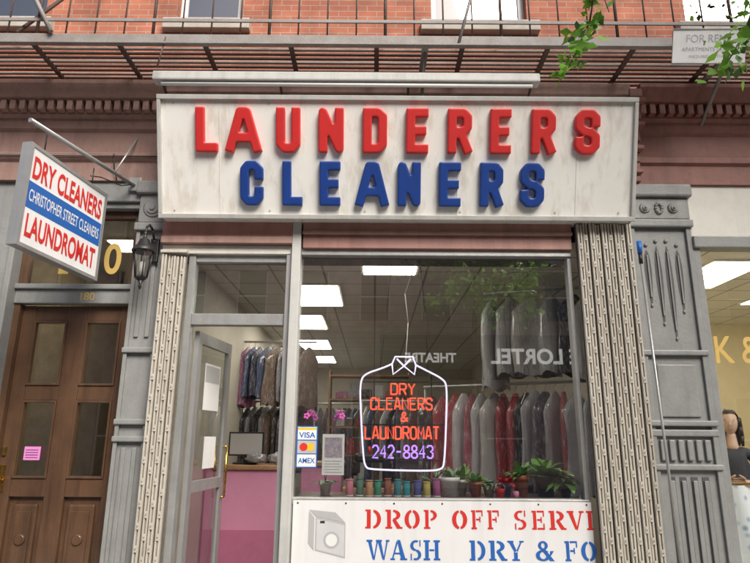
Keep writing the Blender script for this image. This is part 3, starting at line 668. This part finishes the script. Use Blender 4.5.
w=Mesh(); w.lathe((1.29,.15,1.084),[(.03,0),(.03,.05),(.026,.055)],mat('pink_tin',(.7,.25,.4),.4),16); w.done('pincushion_tin')
w=Mesh(); pot(w,-.45,.3,.06,.12,M_potW)
for i in range(7): a=i*.9; leafblade(w,(-.45,.3,1.19),(math.cos(a),math.sin(a),.5),.17,.03,M_leaf2,.5)
Mm=mat('orchid_petal',(.62,.10,.42),.5,var=.2)
for s in (-1,1):
    pts=[Vector((-.45+s*.02*j,.3-.005*j*j,1.19+.42*math.sin(j/8*1.9)*1.5)) for j in range(9)]; w.path(pts,.004,M_leaf2,n=5)
    for p in pts[5:]:
        for kx in range(5):
            a=kx*1.257; w.ball(p+Vector((.018*math.cos(a),-.02,.018*math.sin(a))),.012,Mm,(1,.35,1),8)
w.done('orchid_plant')
w=Mesh(); F=Fr((0,.022,0)); quad(w,F,-.70,-.51,1.335,1.70,0,M_fblue); quad(w,F,-.69,-.52,1.58,1.69,.001,M_white); quad(w,F,-.69,-.52,1.46,1.57,.001,M_fgrey); quad(w,F,-.69,-.52,1.345,1.45,.001,M_white)
quad(w,F,-.69,-.52,1.665,1.685,.002,M_fyel); ftext(w,F,'VISA',-.68,-.53,1.595,1.645,.002,M_fblue,.02)
for dx,m in ((-.635,M_fred),(-.575,M_fyel)):
    w.face([F.p(dx+.036*math.cos(a*.314),1.515+.036*math.sin(a*.314),.002+(.0005 if m is M_fred else 0)) for a in range(20)],m)
ftext(w,F,'AMEX',-.68,-.53,1.375,1.42,.002,M_fblue,.02)
w.done('payment_sticker')
w=Mesh(); F=Fr((0,.10,0)); quad(w,F,-.47,-.27,1.27,1.63,0,M_signface); quad(w,F,-.45,-.29,1.42,1.60,.001,mat('photo_print',(.25,.22,.35),.4,var=.9,vscale=30,dark=(.7,.6,.5)))
for i in range(5): quad(w,F,-.45,-.29-.02*(i%2),1.29+i*.024,1.298+i*.024,.001,M_fgrey)
w.done('window_notice')
# neon sign
N_=empty('neon_sign',(.27,.2,1.8))
def tube(name,pls,m,r,y=.20):
    cu=bpy.data.curves.new(name,'CURVE'); cu.dimensions='3D'; cu.bevel_depth=r; cu.bevel_resolution=3
    for P in pls:
        sp=cu.splines.new('POLY'); sp.points.add(len(P)-1)
        for a,p in zip(sp.points,P): a.co=(p[0],y,p[1],1)
    cu.materials.append(m); o=bpy.data.objects.new(name,cu); col.objects.link(o); o.parent=N_; o.matrix_parent_inverse=Matrix.Translation(N_.location).inverted(); return o
def smooth(P,it=2):
    for _ in range(it):
        Q=[P[0]]
        for a,b in zip(P,P[1:]): Q+= [(a[0]*.75+b[0]*.25,a[1]*.75+b[1]*.25),(a[0]*.25+b[0]*.75,a[1]*.25+b[1]*.75)]
        P=Q+[P[-1]]
    return P
shirt=[(.17,2.29),(.08,2.25),(-.10,2.19),(-.135,2.10),(-.13,1.9),(-.10,1.45),(-.08,1.34),(-.03,1.315),(.5,1.305),(.63,1.32),(.655,1.38),(.68,1.75),(.695,2.08),(.66,2.15),(.48,2.24),(.40,2.28)]
coll=[(.17,2.29),(.20,2.36),(.37,2.36),(.40,2.28),(.385,2.19),(.285,2.27),(.18,2.19),(.17,2.29)]
tube('shirt_outline',[smooth(shirt),coll,[(.285,2.27),(.215,2.34)],[(.285,2.27),(.355,2.34)]],M_nw,.0085)
def ntext(t,x0,x1,z0,z1):
    out=[]; n=len(t); p=(x1-x0)/n
    for i,ch in enumerate(t):
        for st in FONT[ch]: out.append([(x0+i*p+p*.12+q[0]*p*.72,z0+q[1]*(z1-z0)) for q in st])
    return out
tube('neon_lettering',ntext('DRY',.15,.40,2.0,2.10)+ntext('CLEANERS',-.04,.56,1.86,1.965)+ntext('&',.24,.33,1.75,1.83)+ntext('LAUNDROMAT',-.09,.62,1.59,1.70),M_nr,.0085)
tube('neon_phone_number',ntext('242-8843',-.02,.56,1.42,1.53),M_np,.0085)
w=Mesh()
for z in (1.40,1.72,2.12): w.box(-.11,.67,.225,.235,z-.006,z+.006,M_black)
for x in (.0,.55): w.box(x-.006,x+.006,.236,.246,1.33,2.2,M_black)
w.path([(.05,.23,2.2),(.12,.23,2.8),(.18,.23,3.48)],.003,M_black,n=5); w.path([(.52,.23,2.2),(.5,.23,2.8),(.44,.23,3.48)],.003,M_black,n=5); w.path([(.3,.24,2.3),(.33,.24,2.7),(.3,.24,3.0),(.47,.24,3.48)],.005,M_white,n=5)
w.box(.2,.42,.25,.3,1.33,1.42,M_black,bev=.006)
w.done('mounting_frame',N_)

# =============================================================== BANNER
V=empty('service_banner',(.6,-.05,.75))
w=Mesh(); w.box(-.70,1.90,-.043,-.03,.38,1.065,M_banner)
for i in range(7): w.cyl((-.66+i*.42,-.043,1.045),(-.66+i*.42,-.0455,1.045),.008,M_brass,n=12)
w.done('vinyl',V)
cnt=[0]
class SL:
    def __init__(s,M,x,z,w,h,m): s.M,s.x,s.z,s.w,s.h,s.m=M,x,z,w,h,m
    def poly(s,P):
        cnt[0]+=1; n=.0015+.0002*(cnt[0]%9)
        s.M.face([(s.x+p[0]*s.w,-.043-n,s.z+p[1]*s.h) for p in P],s.m)
    def r(s,a,b,c,d): s.poly([(a,b),(c,b),(c,d),(a,d)])
    def arc(s,cx,cz,rx,rz,a0,a1,tx=.24,tz=.12,n=10):
        for i in range(n):
            t0=math.radians(a0+(a1-a0)*i/n); t1=math.radians(a0+(a1-a0)*(i+1)/n)
            P=lambda t,ax,az:(cx+ax*math.cos(t),cz+az*math.sin(t))
            s.M.face([(s.x+p[0]*s.w,-.0468,s.z+p[1]*s.h) for p in (P(t0,rx,rz),P(t1,rx,rz),P(t1,rx-tx,rz-tz),P(t0,rx-tx,rz-tz))],s.m)
    def stem(s,x,w=.24): s.r(x,0,x+w,1); s.r(x-.1,0,x,.1); s.r(x-.1,.9,x,1)
def slet(M,ch,x,z,w,h,m):
    L=SL(M,x,z,w,h,m)
    if ch=='D': L.stem(.1); L.arc(.45,.5,.53,.5,-82,82)
    elif ch=='O': L.arc(.5,.5,.5,.5,98,262,.27); L.arc(.5,.5,.5,.5,-82,82,.27)
    elif ch in 'PR':
        L.stem(.1); L.arc(.45,.72,.48,.28,-85,85,.24,.1)
        if ch=='P': L.r(.34,0,.45,.1)
        else: L.poly([(.42,.46),(.66,.46),(.95,.08),(.95,0),(.72,0)]); L.r(.9,0,1.05,.1); L.r(.34,0,.42,.1)
    elif ch in 'FE':
        L.stem(.1); L.r(.4,.9,.95,1); L.r(.85,.68,.95,.9); L.r(.4,.46,.72,.56); L.r(.66,.36,.76,.66)
        if ch=='E': L.r(.4,0,.95,.1); L.r(.85,.1,.95,.32)
        else: L.r(.34,0,.45,.1)
    elif ch=='S':
        L.arc(.5,.73,.45,.27,60,262,.25,.1); L.arc(.5,.27,.45,.27,-120,82,.25,.1); L.poly([(.3,.6),(.5,.46),(.72,.4),(.5,.54)]); L.r(.8,.68,.9,1); L.r(.08,0,.18,.32)
    elif ch=='V': L.poly([(.05,1),(.33,1),(.6,.12),(.48,0)]); L.poly([(.85,1),(.95,1),(.62,0),(.53,0)]); L.r(0,.9,.42,1); L.r(.75,.9,1.05,1)
    elif ch=='I': L.r(.3,0,.7,1); L.r(.12,0,.88,.1); L.r(.12,.9,.88,1)
    elif ch=='W':
        for o in (0,.46): L.poly([(.02+o,1),(.18+o,1),(.34+o,.12),(.27+o,0)]); L.poly([(.46+o,1),(.53+o,1),(.36+o,0),(.3+o,0)])
        L.r(-.03,.9,.25,1); L.r(.42,.9,.7,1); L.r(.88,.9,1.05,1)
    elif ch=='A': L.poly([(.42,1),(.6,1),(.95,0),(.67,0)]); L.poly([(.38,.95),(.46,.85),(.16,0),(.07,0)]); L.r(.25,.28,.66,.37); L.r(0,0,.28,.09); L.r(.6,0,1.03,.09)
    elif ch=='H': L.stem(.08,.22); L.r(.68,0,.9,1); L.r(.34,.45,.64,.55); L.r(.3,0,.38,.1);L.r(.3,.9,.38,1); L.r(.6,0,1,.1); L.r(.6,.9,1,1)
    elif ch=='Y': L.poly([(.02,1),(.3,1),(.56,.5),(.42,.42)]); L.poly([(.86,1),(.96,1),(.62,.44),(.55,.52)]); L.r(.37,0,.62,.42); L.r(-.03,.91,.38,1); L.r(.76,.91,1.05,1); L.r(.25,0,.75,.09)
    elif ch=='&': L.arc(.42,.77,.27,.23,0,360,.17,.09,14); L.arc(.4,.28,.4,.28,40,350,.22,.1,14); L.poly([(.28,.62),(.5,.62),(1.02,0),(.76,0)]); L.poly([(.8,.5),(1,.5),(.86,.3),(.74,.2)])
def sline(M,items,z,h,m):
    for ch,x,wd in items: slet(M,ch,x,z,wd,h,m)
def X(u,s=.00876): return (u-375)*s
w=Mesh(); sline(w,[(c,X(a),X(b)-X(a)) for c,a,b in (('D',367,383),('R',387,403),('O',406,421),('P',425,439),('O',453,468),('F',472,484),('F',488,500),('S',514,527),('E',532,545),('R',549,565),('V',567,583),('I',585,594))],.84,.155,M_fred); w.done('lettering_red',V)
w=Mesh(); sline(w,[(c,X(a,.0087),X(b,.0087)-X(a,.0087)) for c,a,b in (('W',369,390),('A',392,408),('S',411,423),('H',425,441),('D',470,486),('R',489,506),('Y',508,523),('&',535,553),('F',564,577),('O',580,595))],.59,.16,M_fblue); w.done('lettering_blue',V)
w=Mesh(); F=Fr((0,-.0445,0)); Mlg=mat('print_light_grey',(.62,.62,.62),.5,var=.15,bump=0)
w.face([F.p(-.50,.66),F.p(-.24,.60),F.p(-.24,.88),F.p(-.50,.93)],M_fgrey); w.face([F.p(-.49,.67,.001),F.p(-.25,.615,.001),F.p(-.25,.865,.001),F.p(-.49,.915,.001)],Mlg)
w.face([F.p(-.36+.07*math.cos(a*.314),.745+.07*math.sin(a*.314),.002) for a in range(20)],M_fgrey); w.face([F.p(-.36+.05*math.cos(a*.314),.745+.05*math.sin(a*.314),.003) for a in range(20)],M_white)
w.face([F.p(-.50,.935,.001),F.p(-.24,.885,.001),F.p(-.33,.97,.001),F.p(-.56,.99,.001)],M_fgrey); w.face([F.p(-.56,.98,.001),F.p(-.51,.925,.001),F.p(-.51,.66,.001),F.p(-.56,.72,.001)],M_fgrey); quad(w,F,-.46,-.42,.88,.90,.002,M_fblack)
w.done('washer_drawing',V)

# =============================================================== SALON WOMAN + decor
P_=empty('standing_woman',(3.53,.52,0)); P_.scale=(1.08,1.08,1.08); P_.rotation_euler=(0,0,math.radians(-28))
def skin_obj(name,verts,edges,rad,m,parent,root=0,sub=2):
    me=bpy.data.meshes.new(name); me.from_pydata(verts,edges,[]); o=bpy.data.objects.new(name,me); col.objects.link(o)
    md=o.modifiers.new('s','SKIN'); md.use_smooth_shade=True
    for i,r in enumerate(rad): me.skin_vertices[0].data[i].radius=(r,r) if not isinstance(r,tuple) else r
    me.skin_vertices[0].data[root].use_root=True
    sb=o.modifiers.new('b','SUBSURF'); sb.levels=sub; sb.render_levels=sub
    me.materials.append(m); o.parent=parent; return o
Mdress=mat('black_dress',(.04,.04,.05),.7)
vs=[(0,0,.92),(0,0,1.10),(0,-.01,1.28),(0,0,1.38),(0,0,1.43),(-.15,0,1.36),(-.21,.0,1.12),(.15,0,1.36),(.21,0,1.12),(-.09,0,.80),(-.10,-.01,.46),(-.10,.01,.09),(.09,0,.80),(.10,-.01,.46),(.10,.01,.09),(-.10,-.1,.05),(.10,-.1,.05)]
es=[(0,1),(1,2),(2,3),(3,4),(3,5),(5,6),(3,7),(7,8),(0,9),(9,10),(10,11),(0,12),(12,13),(13,14),(11,15),(14,16)]
skin_obj('clothed_body',vs,es,[(.15,.11),(.12,.09),(.14,.10),(.10,.07),.05,.055,.045,.055,.045,.085,.06,.045,.085,.06,.045,.035,.035],Mdress,P_)
for s in (-1,1):
    vs=[(s*.21,0,1.14),(s*.22,-.02,1.08),(s*.10,-.18,1.12),(s*.04,-.20,1.13)]; es=[(0,1),(1,2),(2,3)]; rd=[.042,.042,.028,.026]
    skin_obj('arm',vs,es,rd,M_skin,P_)
    h=Vector((s*.03,-.205,1.13))
    for f in range(4):
        o=Vector((0,-.0,.027-.018*f)); l=(.06,.07,.065,.05)[f]
        a=h+o; skin_obj('finger_%d'%f,[tuple(a+Vector((s*.02,0,0))),tuple(a+Vector((-s*l*.5,-.012,0))),tuple(a+Vector((-s*l*.85,-.004,-.005))),tuple(a+Vector((-s*l*1.1,.012,-.008)))],[(0,1),(1,2),(2,3)],[.011,.009,.008,.007],M_skin,P_,0,1)
    skin_obj('thumb',[tuple(h+Vector((s*.03,-.01,.02))),tuple(h+Vector((s*.005,-.03,.045))),tuple(h+Vector((-s*.02,-.03,.06)))],[(0,1),(1,2)],[.012,.01,.008],M_skin,P_,0,1)
skin_obj('neck',[(0,-.02,1.38),(0,-.005,1.50),(0,-.01,1.56)],[(0,1),(1,2)],[.06,.048,.048],M_skin,P_)
w=Mesh(); rr=bmesh.ops.create_uvsphere(w.bm,u_segments=24,v_segments=18,radius=1); w.mi(M_skin)
for v in rr['verts']:
    x,y,z=v.co; jaw=1-.28*max(0,-z)**1.3
    v.co=Vector((x*.074*jaw,y*.09*(1-.12*max(0,-z)),z*.112))+Vector((0,-.01,1.635))
for f in w.bm.faces: f.smooth=True
w.ball((0,-.100,1.62),.011,M_skin,(.9,1.0,1.7))
for s in (-1,1):
    w.ball((s*.028,-.085,1.642),.010,M_white,(1.1,.6,.5),10); w.ball((s*.028,-.0905,1.642),.005,M_black,n=8); w.ball((s*.03,-.086,1.660),.013,M_hair,(1.2,.4,.2),8); w.ball((s*.075,0,1.63),.018,M_skin,(.4,.8,1.3),8)
w.ball((0,-.090,1.583),.018,mat('lips',(.46,.12,.12),.4,var=0),(1.1,.35,.28),10); w.ball((0,-.094,1.5845),.011,M_white,(1.2,.3,.12),10)
hd=w.done('head'); hd.parent=P_
w=Mesh(); k=w.mi(M_hair)
rr=bmesh.ops.create_uvsphere(w.bm,u_segments=28,v_segments=20,radius=1)
dl=[]
for v in rr['verts']:
    x,y,z=v.co; kk=1+.02*math.sin(x*30)
    v.co=Vector((x*.086*kk,y*.104*kk+.008,z*.125))+Vector((0,0,1.645))
    if y<-.25 and z<.50: dl.append(v)
bmesh.ops.delete(w.bm,geom=dl,context='VERTS')
for s in (-1,1):
    for i in range(9):
        a=-.55+i*.24; bx=s*.082*math.cos(a*.9); by=.01+.085*math.sin(a)
        w.path([(bx,by,1.68),(bx*1.08,by*1.05,1.60),(bx*1.15,by*1.1,1.52),(bx*1.12,by+.01,1.43+.01*(i%3))],.018,M_hair,8,.008)
for f in w.bm.faces: f.smooth=True; f.material_index=0
hr=w.done('hair'); hr.parent=P_
w=Mesh(); mf=bpy.data.materials.new('floral_print'); mf.use_nodes=True; nt=mf.node_tree
vo=nd(nt,'ShaderNodeTexVoronoi'); vo.inputs['Scale'].default_value=11; tc=nd(nt,'ShaderNodeTexCoord'); nt.links.new(tc.outputs['Object'],vo.inputs['Vector'])
cr=nd(nt,'ShaderNodeValToRGB'); nt.links.new(vo.outputs['Distance'],cr.inputs[0]); cr.color_ramp.elements[0].color=(.25,.33,.5,1); cr.color_ramp.elements[0].position=.12; cr.color_ramp.elements[1].color=(.78,.78,.8,1); cr.color_ramp.elements[1].position=.38
nt.links.new(cr.outputs[0],nt.nodes['Principled BSDF'].inputs['Base Color'])
k=w.mi(mf); g0=[[w.bm.verts.new((3.22+i*.05,.2+.03*math.sin(i*1.1+j*.3),.5+j*.1)) for j in range(8)] for i in range(22)]
for a,b in zip(g0,g0[1:]):
    for j in range(7): f=w.bm.faces.new((a[j],b[j],b[j+1],a[j+1])); f.material_index=k; f.smooth=True
w.cyl((3.2,.2,1.21),(4.3,.2,1.21),.012,M_brass); w.done('window_curtain')
w=Mesh(); w.box(3.3,4.6,2.8,3.2,0,1.1,M_woodL,bev=.02); w.box(3.28,4.62,2.78,3.22,1.1,1.14,M_white,bev=.01)
for i in range(10): w.lathe((3.35+i*.12,2.95,1.14),[(.03,0),(.03,.12),(.012,.15),(.012,.2)],random.choice(GM),12)
w.done('salon_counter')
w=Mesh(); w.box(3.3,4.9,4.85,4.95,1.4,2.6,M_woodL,bev=.01); w.box(3.36,4.84,4.84,4.849,1.46,2.54,M_glassW); w.done('wall_mirror')

# =============================================================== STREET TREE
def leaves(M,pts,n,spread,size,mats):
    for _ in range(n):
        p=random.choice(pts); c=p+Vector((random.gauss(0,spread),random.gauss(0,spread),random.gauss(0,spread)*.8))
        d=Vector((U(-1,1),U(-1,1),U(-1,.3))).normalized(); s=d.orthogonal().normalized(); s=(Matrix.Rotation(U(0,6.28),3,d)@s); nn=d.cross(s)
        L=size*U(.65,1.2); W=L*.30; k=M.mi(random.choice(mats))
        a=M.bm.verts.new(c); b=M.bm.verts.new(c+d*L*.45+s*W+nn*W*.25); e=M.bm.verts.new(c+d*L); f=M.bm.verts.new(c+d*L*.45-s*W+nn*W*.25); g=M.bm.verts.new(c+d*L*.5)
        for q in ((a,b,g),(b,e,g),(e,f,g),(f,a,g)):
            F=M.bm.faces.new(q); F.material_index=k; F.smooth=True
M_leafT=bpy.data.materials.new('leaf_translucent'); M_leafT.use_nodes=True; nt=M_leafT.node_tree; pb=nt.nodes['Principled BSDF']; pb.inputs['Base Color'].default_value=(.10,.25,.03,1); pb.inputs['Roughness'].default_value=.45
tr=nd(nt,'ShaderNodeBsdfTranslucent'); tr.inputs[0].default_value=(.24,.5,.06,1); ms=nd(nt,'ShaderNodeMixShader'); ms.inputs[0].default_value=.5
nt.links.new(pb.outputs[0],ms.inputs[1]); nt.links.new(tr.outputs[0],ms.inputs[2]); nt.links.new(ms.outputs[0],nt.nodes['Material Output'].inputs[0])
TX=4.7
T=empty('street_tree',(TX,-3.0,0))
w=Mesh(); w.path([Vector((TX,-3.0,0)),Vector((TX-.02,-3.02,1.5)),Vector((TX+.06,-3.0,3.2)),Vector((TX,-3.05,4.8)),Vector((TX+.1,-3.1,6.4)),Vector((TX,-3.1,8.0))],.16,M_bark,14,.05)
tips=[]
def limb(pts,r0,r1):
    w.path([Vector(p) for p in pts],r0,M_bark,8,r1)
limb([(TX,-3.02,4.2),(3.7,-2.95,4.7),(3.0,-2.9,4.85),(2.2,-2.75,4.8),(1.55,-2.65,4.6),(1.30,-2.62,4.25)],.055,.008)
limb([(1.30,-2.62,4.25),(1.24,-2.6,3.95),(1.16,-2.6,3.78),(1.08,-2.6,3.62)],.006,.002)
limb([(3.0,-2.9,4.85),(2.5,-2.75,4.5),(2.2,-2.68,4.1),(2.10,-2.65,3.85),(1.98,-2.63,3.66)],.02,.003)
limb([(1.30,-2.62,4.25),(1.36,-2.6,4.02)],.004,.002)
limb([(TX,-3.02,4.0),(3.9,-4.4,4.5),(2.9,-5.4,4.75),(1.9,-5.9,4.6),(1.2,-6.0,4.3)],.055,.008)
limb([(2.9,-5.4,4.75),(3.1,-6.2,4.6),(3.3,-6.6,4.3)],.02,.005)
for i in range(10):
    a=i*.63; z0=5.2+i*.28; limb([(TX,-3.05,z0),(TX+1.1*math.cos(a),-3.05+1.1*math.sin(a),z0+.7),(TX+2.0*math.cos(a),-3.05+1.7*math.sin(a),z0+1.0)],.04,.01)
    tips+= [Vector((TX+q*math.cos(a),-3.05+q*.85*math.sin(a),z0+.3+.4*q)) for q in (.8,1.3,1.8,2.2)]
w.done('trunk_and_limbs',T)
w=Mesh()
def seg(a,b,n): a=Vector(a); b=Vector(b); return [a.lerp(b,i/n) for i in range(n+1)]
leaves(w,seg((1.30,-2.62,4.3),(1.24,-2.6,3.95),8)+seg((1.24,-2.6,3.95),(1.08,-2.6,3.62),8)[:6],100,.045,.08,[M_leafT,M_leafT,M_leaf])
leaves(w,seg((1.12,-2.6,3.7),(1.05,-2.6,3.6),4),14,.02,.075,[M_leafT])
leaves(w,seg((2.25,-2.7,4.15),(2.12,-2.65,3.85),6)+seg((2.12,-2.65,3.85),(1.98,-2.63,3.66),6),130,.06,.08,[M_leafT,M_leafT,M_leaf])
leaves(w,seg((2.3,-2.7,4.0),(2.2,-2.65,3.8),6),60,.05,.08,[M_leafT,M_leaf])
leaves(w,seg((3,-2.9,4.95),(1.7,-2.65,4.8),10),130,.16,.08,[M_leafT,M_leaf])
leaves(w,seg((3.0,-5.2,4.7),(1.9,-5.9,4.5),8)+seg((1.9,-5.9,4.5),(1.2,-6.0,4.2),4)+seg((2.9,-6,4.6),(3.3,-6.6,4.0),4)+seg((2.0,-5.9,4.4),(2.3,-6.0,3.95),4),800,.15,.12,[M_leafT,M_leafT,M_leafT,M_leaf])
leaves(w,tips,3200,.34,.12,[M_leafT,M_leaf,M_leaf2])
w.done('foliage',T,recalc=False)

# =============================================================== OPPOSITE SIDE (real street context, mirrored in the glass)
O=empty('theatre_building',(0,-15.2,0))
w=Mesh(); hs=[]
for zc in (5.6,8.6):
    for i in range(-7,8): hs.append((i*2.2-.55,i*2.2+.55,zc,zc+1.8))
for i in range(-7,8):
    if i%2==0: hs.append((i*2.2-.8,i*2.2+.8,.2,3.0))
wall_holes(w,-18,18,0,11,-15.2,hs,M_brick2,depth=.2,dirn=-1)
w.face([(-18,-15.2,11),(18,-15.2,11),(18,-25,11),(-18,-25,11)],M_stone); w.face([(-18,-15.2,0),(-18,-25,0),(-18,-25,11),(-18,-15.2,11)],M_brick2); w.face([(18,-15.2,0),(18,-25,0),(18,-25,11),(18,-15.2,11)],M_brick2)
w.done('wall',O,recalc=False)
w=Mesh(); M_ow=mat('opp_window_glass',(.05,.06,.08),.08,var=0,bump=0)
for h in hs:
    w.face([(h[0],-15.38,h[2]),(h[1],-15.38,h[2]),(h[1],-15.38,h[3]),(h[0],-15.38,h[3])],M_ow)
    w.box(h[0],h[1],-15.37,-15.3,(h[2]+h[3])/2-.03,(h[2]+h[3])/2+.03,M_white); w.box(h[0]-.1,h[1]+.1,-15.3,-15.08,h[2]-.14,h[2],M_stone); w.box(h[0],h[0]+.06,-15.37,-15.3,h[2],h[3],M_white); w.box(h[1]-.06,h[1],-15.37,-15.3,h[2],h[3],M_white)
w.box(-18,18,-15.2,-14.9,10.6,11.1,M_stone); w.done('windows',O)
w=Mesh(); w.box(.2,10.2,-15.15,-14.2,3.55,4.95,mat('marquee_dark',(.05,.045,.04),.5)); M_ml=emis('marquee_glow_letters',(1,1,.95),1.0)  # letters carry an added glow so they read in the window reflection
FO=Fr((0,-14.19,0),(-1,0,0),(0,0,1),(0,1,0))
ftext(w,FO,'LUCILLE LORTEL',-8.9,-3.85,3.98,4.5,.01,M_ml,.03); ftext(w,FO,'THEATRE',-2.7,-1.0,4.02,4.34,.01,M_ml,.03)
w.done('marquee',O)
T2=empty('street_tree',(3.2,-12.8,0))
w=Mesh(); w.path([(3.2,-12.8,0),(3.25,-12.8,2.5),(3.1,-12.75,5),(3.3,-12.8,7.5)],.14,M_bark,10,.05)
tp=[]
for i in range(12):
    a=i*.9; z0=5.6+i*.2; e=Vector((3.2+1.9*math.cos(a),-12.8+1.6*math.sin(a),z0+1)); w.path([(3.2,-12.8,z0),e],.04,M_bark,6,.01); tp+=seg((3.2+.6*math.cos(a),-12.8,z0+.3),e,3)
w.done('trunk_and_limbs',T2)
w=Mesh(); leaves(w,tp,2600,.38,.2,[M_leafT,M_leaf]); w.done('foliage',T2,recalc=False)

# =============================================================== CAMERA & LIGHT
cam=bpy.data.cameras.new('camera'); cam.sensor_width=36; cam.lens=28.8; cam.clip_end=1000; cam.clip_start=.05
co=bpy.data.objects.new('camera',cam); col.objects.link(co)
co.matrix_world=Matrix.Translation((0,-5.6,1.6))@Matrix.Rotation(math.radians(90+14.6),4,'X')@Matrix.Rotation(math.radians(.4),4,'Z')
scene.camera=co
wd=bpy.data.worlds.new('World'); scene.world=wd; wd.use_nodes=True; nt=wd.node_tree
EL=42; AZ=152
sk=nd(nt,'ShaderNodeTexSky'); sk.sky_type='NISHITA'; sk.sun_disc=False; sk.sun_elevation=math.radians(EL); sk.sun_rotation=math.radians(AZ); sk.dust_density=4; sk.air_density=.6
nt.links.new(sk.outputs[0],nt.nodes['Background'].inputs[0]); nt.nodes['Background'].inputs[1].default_value=.15
sl=bpy.data.lights.new('sun','SUN'); sl.energy=4.4; sl.angle=math.radians(30); sl.color=(1,.955,.885)
so=bpy.data.objects.new('sun',sl); col.objects.link(so)
el=math.radians(EL); az=math.radians(AZ); d=Vector((math.sin(az)*math.cos(el),math.cos(az)*math.cos(el),math.sin(el)))
so.rotation_euler=d.to_track_quat('Z','Y').to_euler()
vs=scene.view_settings; vs.view_transform='Standard'; vs.look='None'; vs.exposure=0
